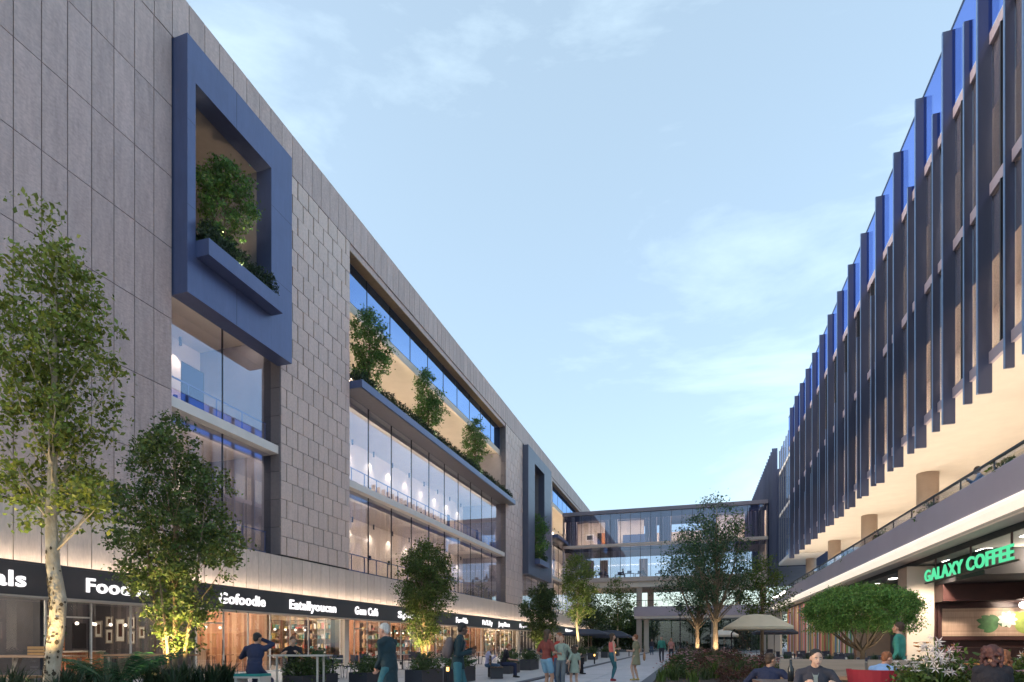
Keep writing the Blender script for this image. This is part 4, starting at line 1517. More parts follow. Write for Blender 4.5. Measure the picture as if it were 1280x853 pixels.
# ---------- small plants
def blades(g, n, h, spread, w, lean=.5):
    """strap leaves arching from one point"""
    V, F = [], []
    for i in range(n):
        a = g.uniform(0, 2 * PI)
        L_ = h * g.uniform(.6, 1.1)
        ln = lean * g.uniform(.2, 1.0)
        bx, by = g.normal(0, spread * .25), g.normal(0, spread * .25)
        ca, sa = math.cos(a), math.sin(a)
        o = len(V)
        for q in range(4):
            t = q / 3
            rr = ln * L_ * t ** 1.6
            zz = L_ * (t - .25 * ln * t * t)
            ww = w * (1 - t) ** .7 * (1 if q else .6) + .002
            V.append((bx + ca * rr - sa * ww, by + sa * rr + ca * ww, zz))
            V.append((bx + ca * rr + sa * ww, by + sa * rr - ca * ww, zz))
        for q in range(3):
            F.append((o + 2 * q, o + 2 * q + 1, o + 2 * q + 3, o + 2 * q + 2))
    return V, F


def plant(name, label, loc, kind, s, seed, cat='plant', group=None, bloom=None, leaf='leaf_deep'):
    g = np.random.default_rng(seed)
    root = empty(name, loc, g.uniform(0, 6), label, cat, group)
    if kind == 'strap':
        V, F = blades(g, 60, .55 * s, .3 * s, .018 * s, .75)
        mb = MB()
        mb.add(V, F)
        mb.build('leaves', leaf, root, keep=False)
    elif kind == 'bush':
        c, p = crown_points(g, [(0, .25 * s), (.2 * s, .36 * s), (.4 * s, .3 * s), (.55 * s, .1 * s)], 26, .08 * s, 26)
        o = bpy.data.objects.new('foliage', leaf_mesh('foliage', p, .075 * s ** .5, leaf, g))
        col.objects.link(o)
        o.parent = root
    elif kind == 'fern':
        mb = MB()
        for i in range(16):
            a = g.uniform(0, 2 * PI)
            ca, sa = math.cos(a), math.sin(a)
            L_ = .75 * s * g.uniform(.7, 1.1)
            for q in range(1, 15):
                t = q / 15
                px_, pz_ = L_ * .75 * t, L_ * (1.0 * t - .55 * t * t)
                ll = .17 * s * math.sin(PI * (t * .85 + .12))
                for sd in (-1, 1):
                    ex, ey = px_ + ll * .35, sd * ll
                    P0 = (px_, 0, pz_)
                    P1 = (px_ + .03 * s, 0, pz_ + .01)
                    P2 = (ex + .015, ey, pz_ - ll * .25)
                    mb.add([(ca * x - sa * y, sa * x + ca * y, z) for x, y, z in (P0, P1, P2)], [(0, 1, 2)])
            mb.tube([(0, 0, 0), (ca * L_ * .37, sa * L_ * .37, L_ * .36), (ca * L_ * .75, sa * L_ * .75, L_ * .45)], [.006, .005, .002], 4, cap=False)
        mb.build('fronds', 'frond', root, keep=False)
    if bloom:
        V, F = [], []
        n = 14
        for i in range(n):
            a, rr = g.uniform(0, 2 * PI), g.uniform(0, .3) * s
            z = g.uniform(.42, .66) * s
            cx_, cy_ = rr * math.cos(a), rr * math.sin(a)
            for q in range(6):
                b_ = q * PI / 3 + g.uniform(0, .4)
                L_ = .07 * s ** .5
                o = len(V)
                V += [(cx_, cy_, z), (cx_ + L_ * .5 * math.cos(b_ - .4), cy_ + L_ * .5 * math.sin(b_ - .4), z + .03),
                      (cx_ + L_ * math.cos(b_), cy_ + L_ * math.sin(b_), z + .015), (cx_ + L_ * .5 * math.cos(b_ + .4), cy_ + L_ * .5 * math.sin(b_ + .4), z + .03)]
                F.append((o, o + 1, o + 2, o + 3))
        mb = MB()
        mb.add(V, F)
        mb.build('blooms', bloom, root, keep=False)
    return root


# right-hand flower bed
bed = tag(MB().box(-1.24, 14, 0.0, 3.4, 62, .11).build('flower_bed', 'soil'), kind='structure')
protos = [plant('bedding_plant', 'dark strap-leaved plant in the flower bed by the walk', (0, 0, 0), 'strap', 1.1, 101, group='bedding plants', leaf='leaf_deep'),
          plant('bedding_plant', 'rusty red bushy plant in the flower bed by the walk', (0, 0, 0), 'bush', 1.15, 102, group='bedding plants', leaf='leaf_rust'),
          plant('bedding_plant', 'green bush with pink blooms in the flower bed by the walk', (0, 0, 0), 'bush', 1.2, 103, group='bedding plants', bloom='bloom_pink', leaf='leaf_deep'),
          plant('bedding_plant', 'strap-leaved plant with red blooms in the flower bed by the walk', (0, 0, 0), 'strap', 1.0, 104, group='bedding plants', bloom='bloom_red', leaf='leaf_mid')]
g = np.random.default_rng(5)
used = [False] * 4
cnt = 0
for k in range(110):
    yy = 19 + 42 * (k / 110) ** 1.25 + g.uniform(-.3, .3)
    xx = -1.0 + (k * .618 % 1) * 4.1
    q = int(g.choice(4, p=(.38, .17, .25, .2)))
    o = protos[q]
    if used[q]:
        o = copy_tree(protos[q])
    used[q] = True
    o.location = (xx, yy, .11)
    o.rotation_euler = (0, 0, g.uniform(0, 6))
    s_ = g.uniform(.8, 1.25)
    o.scale = (s_, s_, s_)
# ------------------------------------------------------------------ furniture
mat('wood_warm', (0.42, 0.23, 0.13), 0.55, 0, 3, .2, .2, stretch=(.4, 6, 6))
mat('wood_grey', (0.29, 0.24, 0.20), 0.6, 0, 3, .15, .2, stretch=(.4, 6, 6))
mat('table_white', (0.50, 0.45, 0.40), 0.4, 0, 2, .05)
mat('teal_cushion', (0.02, 0.22, 0.20), 0.8)
mat('black_box', (0.030, 0.031, 0.042), 0.45, 0, 2, .15)
mat('chair_seat', (0.045, 0.045, 0.07), 0.6)
mat('red_fabric', (0.30, 0.015, 0.03), 0.75, 0, 6, .1)
mat('canvas_beige', (0.76, 0.66, 0.50), 0.8, 0, 2, .06)
mat('canvas_dark', (0.05, 0.055, 0.08), 0.8, 0, 2, .1)
mat('canvas_white', (0.70, 0.66, 0.58), 0.8, 0, 2, .05)
mat('china', (0.8, 0.78, 0.74), 0.25)
mat('bottle_dark', (0.02, 0.025, 0.03), 0.15)
mat('concrete_planter', (0.30, 0.27, 0.24), 0.7, 0, 3, .12, .2)
mat('crate_orange', (0.50, 0.25, 0.09), 0.6, 0, 3, .15)


def make_chair(label, group):
    r_ = empty('cafe_chair', (0, 0, 0), 0, label, 'chair', group)
    MB().box(-.21, -.2, .44, .21, .21, .475).build('seat', 'chair_seat', r_, keep=False)
    m = MB()
    V = [(x, .20 + .03 * (z - .5), z) for z in (.55, .86) for x in (-.2, .2)]
    m.add([(x, y, z) for x, y, z in V] + [(x, y + .02, z) for x, y, z in V], [(0, 1, 3, 2), (4, 6, 7, 5), (0, 4, 5, 1), (2, 3, 7, 6), (0, 2, 6, 4), (1, 5, 7, 3)])
    m.build('backrest', 'chair_seat', r_, keep=False)
    for sx in (-1, 1):
        MB().tube([(sx * .22, -.22, 0), (sx * .19, -.18, .45)], .011, 6).build('leg', 'metal_grey', r_, keep=False)
        MB().tube([(sx * .22, .27, 0), (sx * .19, .18, .45), (sx * .19, .23, .86)], .011, 6).build('leg', 'metal_grey', r_, keep=False)
    return r_


def make_table(label, group, m='table_white', h=.75, r=.38):
    t = empty('cafe_table', (0, 0, 0), 0, label, 'table', group)
    MB().cyl(0, 0, h - .03, h, r, 24).build('table_top', m, t, keep=False)
    MB().cyl(0, 0, .02, h - .03, .03, 10).build('stem', 'metal_dark', t, keep=False)
    MB().cyl(0, 0, 0, .02, .24, 20).build('base', 'metal_dark', t, keep=False)
    return t


def make_stool(label, group):
    t = empty('bar_stool', (0, 0, 0), 0, label, 'stool', group)
    MB().cyl(0, 0, .72, .76, .19, 18).build('seat', 'wood_warm', t, keep=False)
    for a in range(4):
        c_, s_ = math.cos(a * PI / 2 + .78), math.sin(a * PI / 2 + .78)
        MB().tube([(c_ * .22, s_ * .22, 0), (c_ * .14, s_ * .14, .72)], .012, 6).build('leg', 'metal_dark', t, keep=False)
    return t


ch = make_chair('dark outdoor chair with thin metal legs on the pavement before the shops', 'outdoor cafe chairs')
tb = make_table('pale round cafe table on the pavement before the shops', 'outdoor cafe tables')
first = [True, True]
spots = [(-12.6, 18.4), (-12.2, 20.6), (-13.8, 26), (-12.8, 29), (-12.6, 33.5), (-12.2, 38), (-11.6, 43), (-11, 53), (-10.6, 60)]
for k, (x, y) in enumerate(spots):
    t = tb if k == 0 else copy_tree(tb)
    place(t, (x, y, .018))
    for a in (0.4, 1.9, 3.4, 5.0):
        if k % 3 == 1 and a == 5.0:
            continue
        c = ch if first[0] else copy_tree(ch)
        first[0] = False
        a2 = a + k * .6
        place(c, (x - math.sin(a2) * .66, y + math.cos(a2) * .66, .018), a2)
# tables and chairs on the right terrace
spots = [(5.0, 22, ), (6.4, 24.5), (5.2, 27.5), (6.6, 30.5), (5.0, 33.5), (6.4, 36.5), (5.0, 44)]
ch2 = make_chair('dark cafe chair on the terrace by the coloured glass wall', 'terrace chairs by the coloured wall')
tb2 = make_table('dark-topped cafe table on the terrace by the coloured glass wall', 'terrace tables by the coloured wall', 'metal_dark')
cup = empty('coffee_cup', (0, 0, 0), 0, 'white cup on a terrace table by the coloured glass wall', 'cup', 'cups on the terrace tables')
MB().tube([(0, 0, 0), (0, 0, .02), (0, 0, .09)], [.03, .035, .05], 12).build('bowl', 'china', cup, keep=False)
MB().tube([(.045, 0, .07), (.075, 0, .055), (.04, 0, .03)], .006, 5).build('handle', 'china', cup, keep=False)
fs = [True, True]
for k, (x, y) in enumerate(spots):
    t = tb2 if k == 0 else copy_tree(tb2)
    place(t, (x, y, .01))
    for q in range(3):
        c = cup if fs[1] else copy_tree(cup)
        fs[1] = False
        place(c, (x + .2 * math.cos(q * 2.1 + k), y + .2 * math.sin(q * 2.1 + k), .762), q)
    for a in (0.2, 1.8, 3.3, 4.9):
        c = ch2 if fs[0] else copy_tree(ch2)
        fs[0] = False
        place(c, (x - math.sin(a + k) * .66, y + math.cos(a + k) * .66, .01), a + k)
# tables and stools behind the shop glass
ti = make_table('small wooden table inside a lit shop behind the glass', 'tables inside the shops', 'wood_warm', .78, .34)
si = make_stool('round wooden stool inside a lit shop behind the glass', 'stools inside the shops')
n_ = 0
for y in (6.6, 9.2, 11.4, 14.2, 16.6, 19.4, 21.3, 23.6, 26.4, 29.8, 32, 35, 38, 42, 45, 48, 52, 56, 60):
    t = ti if n_ == 0 else copy_tree(ti)
    place(t, (-20.2 - (n_ % 2) * .7, y, .03))
    for q in (0.5, 3.6):
        s_ = si if (n_ == 0 and q == .5) else copy_tree(si)
        place(s_, (-20.2 - (n_ % 2) * .7 + .62 * math.cos(q), y + .62 * math.sin(q), .03), q)
    n_ += 1
# globe pendants
pn_ = empty('pendant_lamp', (0, 0, 0), 0, 'glowing round globe pendant hanging inside a shop', 'lamp', 'globe pendants inside the shops')
MB().cyl(0, 0, .1, .95, .008, 6).build('cord', 'metal_dark', pn_, keep=False)
MB().ball((0, 0, 0), .06).build('globe', 'globe', pn_, smooth=True, keep=False)
k = 0
for (y0, n, dy, x) in ((10.2, 3, .55, -20.4), (13.3, 5, .55, -20.6), (15.9, 3, .6, -21), (19.0, 4, .8, -20.6), (23.2, 6, .8, -20.4), (29.2, 5, .8, -20.6), (34.2, 7, .9, -20.5), (41.4, 5, 1.0, -20.5), (46.8, 5, .9, -20.5), (52, 8, 1.1, -20.5)):
    for i in range(n):
        o = pn_ if k == 0 else copy_tree(pn_)
        place(o, (x, y0 + dy * i, 2.02))
        k += 1
# framed pictures in the Food shop, hung on its far party wall
for i, (x, z, w, h_, lb) in enumerate(((-19.5, 1.75, .36, .5, 'leftmost small frame of the picture group behind the Food shop glass'),
                                       (-20.05, 2.15, .4, .5, 'upper frame left of the big one in the Food shop'),
                                       (-20.05, 1.55, .4, .55, 'lower frame left of the big one in the Food shop'),
                                       (-20.65, 1.85, .5, .95, 'biggest frame in the middle of the Food shop picture group'),
                                       (-21.25, 2.2, .4, .45, 'upper frame right of the big one in the Food shop'),
                                       (-21.25, 1.6, .4, .6, 'lower frame right of the big one in the Food shop'),
                                       (-21.85, 1.9, .42, .7, 'rightmost frame of the picture group in the Food shop'))):
    f = empty('framed_picture', (x - 1.75, 18.03, z), 0, lb, 'picture')
    t_ = .04
    m = MB()
    m.box(-w / 2, -.03, -h_ / 2, -w / 2 + t_, 0, h_ / 2).box(w / 2 - t_, -.03, -h_ / 2, w / 2, 0, h_ / 2)
    m.box(-w / 2 + t_, -.03, h_ / 2 - t_, w / 2 - t_, 0, h_ / 2).box(-w / 2 + t_, -.03, -h_ / 2, w / 2 - t_, 0, -h_ / 2 + t_)
    m.build('frame', 'wood_grey', f, keep=False)
    MB().box(-w / 2 + t_, -.012, -h_ / 2 + t_, w / 2 - t_, -.002, h_ / 2 - t_).build('mount', 'paper', f, keep=False)
    MB().box(-w * .2, -.018, -h_ * .28, w * .2, -.0125, h_ * .28).build('print', 'dark_red' if i % 2 else 'wood_dark', f, keep=False)
# shelving against the shop back walls
PW = {0: (-22.6, 12.2), 2: (-19.9, 27.95), 3: (-21.6, 27.95), 4: (-23.2, 27.95), 5: (-19.7, 32.95), 6: (-21.2, 39.85), 8: (-20.3, 45.5), 10: (-20.6, 50.5), 11: (-19.9, 61.2), 12: (-21.6, 61.2), 13: (-23.2, 61.2)}
goods = ['slat_tan', 'slat_white', 'slat_red', 'slat_green', 'slat_brown', 'slat_teal', 'slat_yellow']
for k, y in enumerate((7.2, 10.6, 20.2, 25.2, 27.0, 29.6, 31.8, 36, 39, 43, 47.4, 53, 57, 60)):
    sh = empty('shelf_unit', (-23.9, y, .03), 0, 'open shelf unit stacked with goods against a shop back wall', 'shelf', 'shelf units inside the shops')
    w = 1.5
    for z in (.4, .95, 1.5, 2.05, 2.55):
        MB().box(-.2, -w / 2, z, .2, w / 2, z + .03).build('shelf_board', 'wood_dark', sh, keep=False)
    for s_ in (-1, 1):
        MB().box(-.2, s_ * w / 2 - .02, 0, .2, s_ * w / 2 + .02, 2.6).build('side_panel', 'wood_dark', sh, keep=False)
    if k in PW:
        sh.location = (PW[k][0], PW[k][1], .03)
        sh.rotation_euler = (0, 0, -PI / 2)
    for z in (.43, .98, 1.53, 2.08):
        for q in range(6):
            yy = -w / 2 + .14 + q * .24
            hh = random.uniform(.12, .34)
            MB().box(-.12, yy, z, .14, yy + random.uniform(.1, .2), z + hh).build('goods', random.choice(goods), sh, keep=False)
for k, y in enumerate((9.0, 16.0, 21.0, 24.3, 30.6, 37.6, 44.4, 49, 55, 59)):
    ct = empty('shop_counter', (-22.3, y, .03), 0, 'long service counter with a pale top inside a lit shop', 'counter', 'counters inside the shops')
    MB().box(-.3, -1.0, 0, .3, 1.0, .95).build('front', 'wood_slats' if k % 2 else 'cream_boards', ct, keep=False)
    MB().box(-.34, -1.05, .95, .34, 1.05, 1.0).build('worktop', 'table_white', ct, keep=False)

# planters with shrubs along the walk
PLB = empty('planter_box', (0, 0, 0), 0, '', 'planter', 'black planters along the walk')
m = MB()
m.box(-.28, -.75, 0, .28, -.71, .52).box(-.28, .71, 0, .28, .75, .52).box(-.28, -.709, 0, -.24, .709, .52).box(.24, -.709, 0, .28, .709, .52)
m.build('box', 'black_box', PLB, keep=False)
MB().box(-.239, -.709, .05, .239, .709, .46).build('soil', 'soil', PLB, keep=False)
PLS = plant('planter_shrub', 'x', (0, 0, 0), 'bush', 1.0, 120, 'shrub', 'shrubs in the black planters', leaf='leaf_deep')
pl = [(-9.4, 12.8, 'black planter in front of the high white table'), (-8.7, 14.6, 'black planter between the high table and the white-haired man'),
      (-7.9, 16.3, 'black planter behind the white-haired man'), (-7.6, 18.4, 'black planter by the backpack man, left of the wooden bench'),
      (-7.7, 24.2, 'black planter behind the bench with the two sitters'), (-7.7, 27.5, 'black planter left of the group of three'),
      (-7.6, 31.5, None), (-7.6, 35.5, None), (-7.5, 40, None), (-7.5, 45, None), (-7.4, 51, None), (-7.4, 58, None)]
for k, (x, y, lb) in enumerate(pl):
    o = PLB if k == 0 else copy_tree(PLB)
    place(o, (x, y, .018), 0, lb or 'small black planter in the distant row left of the walk')
    for q in range(3):
        s_ = PLS if (k == 0 and q == 0) else copy_tree(PLS)
        nm = ('nearer', 'middle', 'farther')[q]
        place(s_, (x, y - .45 + .45 * q, .47), k + q * 2.0, ('%s dark shrub in the ' % nm) + (lb if lb else 'small black planter in the distant row'))
        z_ = 1.0 if k else 1.15
        s_.scale = (z_, z_, z_ * (1 + .15 * math.sin(k * 3 + q)))

# bollard lights
BL = empty('bollard_light', (0, 0, 0), 0, '', 'bollard', 'bollard lights along the walk')
MB().cyl(0, 0, 0, .48, .045, 14).build('post', 'metal_dark', BL, keep=False)
MB().cyl(0, 0, .481, .60, .04, 14).build('lamp', 'bollard_glow', BL, keep=False)
MB().cyl(0, 0, .601, .63, .05, 14).build('cap', 'metal_dark', BL, keep=False)
bl = [(-7.0, 16.0, 'yellow-lit bollard between the white-haired man and the backpack man'), (-5.9, 27.5, 'bollard light right of the seated person on the phone'),
      (-5.9, 36, 'bollard light behind the woman in the red top'), (-5.9, 46, 'far bollard light left of the walk'), (-5.9, 56, 'farthest bollard light left of the walk'),
      (1.9, 30, 'bollard light among the bedding plants')]
for k, (x, y, lb) in enumerate(bl):
    o = BL if k == 0 else copy_tree(BL)
    place(o, (x, y, .02 if x < 0 else .11), 0, lb)


def bench(loc, rz, label, wood='wood_dark', L_=1.5):
    b = empty('bench', loc, rz, label, 'bench')
    for k in range(4):
        MB().box(-L_ / 2, -.22 + .115 * k, .41, L_ / 2, -.125 + .115 * k, .45).build('seat_slat', wood, b, keep=False)
    for k in range(3):
        MB().box(-L_ / 2, -.27, .52 + .12 * k, L_ / 2, -.24, .62 + .12 * k).build('back_slat', wood, b, keep=False)
    for s in (-1, 1):
        MB().box(s * L_ / 2 * .8 - .03, -.24, 0, s * L_ / 2 * .8 + .03, .22, .409).build('leg', 'black_box', b, keep=False)
        MB().box(s * L_ / 2 * .8 - .02, -.239, .45, s * L_ / 2 * .8 + .02, -.2, .84).build('back_post', 'black_box', b, keep=False)
    return b


bench((-7.15, 20.8, .018), -1.15, 'dark wooden bench with two people sitting on it')
bench((-4.95, 24.3, .018), -1.3, 'dark bench under the seated person looking at a phone')
bench((-6.6, 34.5, .018), -PI / 2, 'empty dark bench farther along the walk')

# high white table and teal bench stool
ht = empty('high_table', (-9.2, 12.1, .018), .25, 'high pale table between the suited man and the person in black', 'table')
MB().box(-.7, -.28, 1.0, .7, .28, 1.035).build('table_top', 'table_white', ht, keep=False)
for sx in (-1, 1):
    for sy in (-1, 1):
        MB().box(sx * .5 - .02, sy * .2 - .02, 0, sx * .5 + .02, sy * .2 + .02, 1.0).build('leg', 'table_white', ht, keep=False)
st = empty('bench_stool', (-9.0, 10.25, .018), .1, 'pale stool with a teal cushion under the suited man', 'stool')
MB().box(-.32, -.2, .58, .32, .2, .62).build('seat', 'table_white', st, keep=False)
MB().box(-.31, -.19, .62, .31, .19, .67).build('cushion', 'teal_cushion', st, keep=False)
for sx in (-1, 1):
    MB().box(sx * .28 - .03, -.18, 0, sx * .28 + .03, .18, .58).build('leg', 'table_white', st, keep=False)
st2 = empty('bench_stool', (-10.2, 13.1, .018), .1, 'stool under the person in the black top', 'stool')
MB().box(-.25, -.18, .6, .25, .18, .66).build('seat', 'table_white', st2, keep=False)
for sx in (-1, 1):
    MB().box(sx * .2 - .03, -.15, 0, sx * .2 + .03, .15, .6).build('leg', 'table_white', st2, keep=False)

# wooden picnic tables on the far left
for k, (x, y, lb) in enumerate(((-13.55, 8.9, 'wooden high picnic table at the left edge'), (-12.2, 10.6, 'wooden picnic table with slanting legs behind the pale trunk'))):
    t = empty('picnic_table', (x, y, .018), .12, lb, 'table')
    for q in range(4):
        MB().box(-1.0, -.36 + .185 * q, 1.02, 1.0, -.19 + .185 * q, 1.06).build('plank', 'wood_warm', t, keep=False)
    for sx in (-1, 1):
        MB().bar((sx * .35, 0, 1.01), (sx * .85, 0, 0.05), .08).build('leg', 'wood_grey', t, keep=False)
        MB().bar((sx * .85, -.3, 1.0), (sx * .85, -.3, 0), .06).build('leg', 'wood_grey', t, keep=False)
        MB().bar((sx * .85, .3, 1.0), (sx * .85, .3, 0), .06).build('leg', 'wood_grey', t, keep=False)
    MB().box(-.9, -.85, .62, .9, -.55, .67).build('seat', 'wood_warm', t, keep=False)
    for sx in (-.7, .7):
        MB().box(sx - .03, -.8, 0, sx + .03, -.6, .62).build('seat_leg', 'metal_dark', t, keep=False)
cr_ = empty('wooden_crate', (-13.2, 8.85, 1.08), .3, 'orange-brown wooden crate on the left picnic table', 'crate')
for q in range(3):
    MB().box(-.2, -.14, .01 + .065 * q, .2, -.125, .06 + .065 * q).build('slat', 'crate_orange', cr_, keep=False)
    MB().box(-.2, .125, .01 + .065 * q, .2, .14, .06 + .065 * q).build('slat', 'crate_orange', cr_, keep=False)
    for s in (-1, 1):
        MB().box(s * .2 - .008, -.12, .01 + .065 * q, s * .2 + .008, .12, .06 + .065 * q).build('slat', 'crate_orange', cr_, keep=False)
vs_ = empty('plant_vase', (-13.05, 9.0, 1.08), 0, 'dark vase holding red and white flowers on the left picnic table', 'vase')
MB().tube([(0, 0, 0), (0, 0, .15), (0, 0, .3), (0, 0, .34)], [.05, .08, .05, .06], 14).build('vase', 'bottle_dark', vs_, smooth=True, keep=False)
fp = plant('cut_flowers', 'red and white cut flowers in the dark vase', (-13.05, 9.0, 1.40), 'bush', .42, 130, 'flowers', bloom='bloom_red')

# planting bed at the feet of the two left trees
lbx = MB().box(-11.9, 6.2, .0, -9.2, 11.0, .42).build('tree_planter', 'black_box')
tag(lbx, 'long low black planter around the stems of the bushy tree', 'planter')
k = 0
g = np.random.default_rng(77)
STp = plant('spiky_plant', 'dark spiky plant in the planter under the left trees', (0, 0, 0), 'strap', .8, 131, 'plant', 'spiky plants under the left trees', leaf='leaf_far')
for k in range(26):
    o = STp if k == 0 else copy_tree(STp)
    place(o, (g.uniform(-11.7, -9.4), 6.5 + 4.3 * k / 26, .42), g.uniform(0, 6))
    s_ = g.uniform(.9, 1.35)
    o.scale = (s_, s_, s_)
fe = plant('fern', 'large bright fern left of the bushy tree stems', (-10.45, 8.3, .42), 'fern', 2.0, 132, 'fern')
fe2 = plant('fern', 'smaller fern behind the large one under the Food sign', (-11.4, 9.0, .42), 'fern', 1.7, 133, 'fern')
fe3 = plant('palm_plant', 'bright green feathery plant at the foot of the egg-shaped tree', (-10.2, 24.5, .02), 'fern', 1.9, 134, 'plant')

# parasols
def parasol(loc, size, zb, zt, m, label, lean=None):
    p = empty('parasol', loc, 0, label, 'parasol')
    hs_ = size / 2
    mb = MB()
    ring0 = [(-hs_, -hs_, zb), (hs_, -hs_, zb), (hs_, hs_, zb), (-hs_, hs_, zb)]
    q = hs_ * .42
    ring1 = [(-q, -q, zt - .12), (q, -q, zt - .12), (q, q, zt - .12), (-q, q, zt - .12)]
    V = ring0 + ring1 + [(0, 0, zt)] + [(x, y, z - .18) for x, y, z in ring0]
    F = [(i, (i + 1) % 4, 4 + (i + 1) % 4, 4 + i) for i in range(4)] + [(4 + i, 4 + (i + 1) % 4, 8) for i in range(4)] + [(9 + i, 9 + (i + 1) % 4, (i + 1) % 4, i) for i in range(4)]
    V = [(x, y, z) for x, y, z in V]
    mb.add(V, F)
    mb.build('canopy', m, p, keep=False)
    for i in range(4):
        a = ring0[i]
        MB().bar((a[0] * .98, a[1] * .98, zb - .02), (0, 0, zt - .22), .03).build('rib', 'metal_dark', p, keep=False)
    if lean:
        MB().tube([(lean, 0, 0), (lean, 0, zb - .4), (lean * .5, 0, zt - .3), (0, 0, zt)], .045, 8).build('pole', 'metal_dark', p, keep=False)
        MB().box(lean - .4, -.4, 0, lean + .4, .4, .08).build('base', 'black_box', p, keep=False)
    else:
        MB().cyl(0, 0, 0, zt - .05, .035, 10).build('pole', 'wood_grey', p, keep=False)
        MB().cyl(0, 0, 0, .08, .35, 18).build('base', 'black_box', p, keep=False)
    return p


parasol((3.83, 41.0, .0), 3.9, 2.35, 3.2, 'canvas_beige', 'large beige square parasol right of the tall tree', -1.5)
parasol((6.01, 50.1, 0), 3.0, 2.15, 2.75, 'canvas_dark', 'dark parasol showing beneath the large beige one')
parasol((2.42, 53.1, 0), 2.2, 2.0, 2.5, 'canvas_white', 'small off-white parasol left of the beige one')
parasol((-10.4, 59.6, 0), 4.4, 2.2, 2.75, 'canvas_dark', 'wide dark parasol just right of the white-stemmed tree')
parasol((-9.2, 69, 0), 4.4, 2.05, 2.8, 'canvas_dark', 'dark parasol behind the woman in the red top')
# lamp post
lp = empty('lamp_post', (-1.05, 46.8, .1), 0, 'dark lantern post beside the open trees on the right of the walk', 'lamp post')
MB().tube([(0, 0, 0), (0, 0, .5), (0, 0, 3.3)], [.09, .06, .04], 10).build('pole', 'metal_dark', lp, keep=False)
m = MB()
m.tube([(0, 0, 3.3), (0, 0, 3.36), (0, 0, 3.4)], [.1, .16, .16], 6)
m.tube([(0, 0, 3.95), (0, 0, 4.02), (0, 0, 4.2), (0, 0, 4.3)], [.30, .27, .08, .03], 6)
for a in range(6):
    c_, s_ = math.cos(a * PI / 3), math.sin(a * PI / 3)
    m.bar((c_ * .15, s_ * .15, 3.4), (c_ * .27, s_ * .27, 3.96), .02)
m.build('lantern', 'metal_dark', lp, keep=False)
MB().tube([(0, 0, 3.41), (0, 0, 3.94)], [.12, .22], 6).build('pane', 'glass_clear', lp, keep=False)

# right foreground: wooden planter bench, red armchair, table things, flowers
pb = empty('planter_bench', (2.95, 13.6, 0), -.1, 'pale timber planter with a bench ledge left of the clipped tree', 'planter')
for k in range(3):
    MB().box(-1.2, -.25, .3 + .24 * k, .35, -.21, .53 + .24 * k).build('plank', 'wood_grey', pb, keep=False)
    MB().box(.40, -.25, .3 + .24 * k, 1.3, -.21, .53 + .24 * k).build('plank', 'wood_grey', pb, keep=False)
MB().box(-1.2, -.2, .0, 1.3, .5, .95).build('trough', 'concrete_planter', pb, keep=False)
MB().box(-1.25, -.75, .62, .5, -.26, .68).build('bench_ledge', 'wood_warm', pb, keep=False)
MB().box(-1.15, -.7, 0, -.95, -.3, .62).box(.2, -.7, 0, .4, -.3, .62).build('ledge_support', 'concrete_planter', pb, keep=False)
for k in range(6):
    o = copy_tree(STp)
    place(o, (1.9 + .42 * k, 13.85 + .05 * (k % 2), .93), k * 1.3, 'spiky plant in the timber planter left of the clipped tree', 'spiky plants in the timber planter')
    o.scale = (.5, .5, .5)
tag(MB().box(3.2, 15.2, 0, 4.6, 16.6, .38).build('tree_planter', 'concrete_planter'), 'stone planter at the foot of the clipped tree', 'planter')

am = empty('armchair', (3.05, 11.75, 0), -.5, 'red upholstered armchair under the man in the light blue shirt', 'armchair')
V, F = [], []
n = 14
for i in range(n):
    a = PI * .95 + (PI * 1.1) * i / (n - 1)
    for (rr, z) in ((.40, .42), (.46, .88), (.40, .88), (.34, .42)):
        V.append((rr * math.cos(a), rr * math.sin(a) * .9, z))
for i in range(n - 1):
    for q in range(4):
        q2 = (q + 1) % 4
        F.append((4 * i + q, 4 * (i + 1) + q, 4 * (i + 1) + q2, 4 * i + q2))
F += [(0, 1, 2, 3), tuple(4 * (n - 1) + q for q in (3, 2, 1, 0))]
mb = MB()
mb.add(V, F)
mb.build('backrest', 'red_fabric', am, smooth=False, keep=False)
MB().tube([(0, 0, .34), (0, 0, .38), (0, 0, .50), (0, 0, .53)], [.38, .41, .41, .36], 20).build('seat', 'red_fabric', am, keep=False)
for a in (.8, 2.4, 3.9, 5.5):
    MB().tube([(.3 * math.cos(a), .3 * math.sin(a), .35), (.34 * math.cos(a), .34 * math.sin(a), 0)], .02, 6).build('leg', 'wood_dark', am, keep=False)

tt = empty('dining_table', (1.55, 10.1, 0), .1, 'table between the man in navy and the man in the dark jacket', 'table')
MB().box(-.6, -.4, .71, .6, .4, .75).build('table_top', 'wood_dark', tt, keep=False)
for sx in (-1, 1):
    for sy in (-1, 1):
        MB().box(sx * .52 - .03, sy * .33 - .03, 0, sx * .52 + .03, sy * .33 + .03, .71).build('leg', 'wood_dark', tt, keep=False)
bo = MB()
bo.tube([(0, 0, 0), (0, 0, .2), (0, 0, .26), (0, 0, .34)], [.045, .045, .02, .018], 16)
bt = bo.build('wine_bottle', 'bottle_dark', smooth=True)
bt.location = (1.43, 9.95, .75)
tag(bt, 'dark bottle standing between the two men at the right foreground table', 'bottle')
wg = None
for k, (x, y, lb) in enumerate(((1.62, 9.9, 'stemmed glass left of the other one by the jacketed man'), (1.75, 9.85, 'stemmed glass closest to the jacketed man'))):
    w_ = empty('wine_glass', (x, y, .75), 0, lb, 'glass')
    MB().tube([(0, 0, 0), (0, 0, .005), (0, 0, .01), (0, 0, .09), (0, 0, .12), (0, 0, .2)], [.035, .035, .005, .005, .035, .03], 14, cap=False).build('glass', 'glass_clear', w_, smooth=True, keep=False)

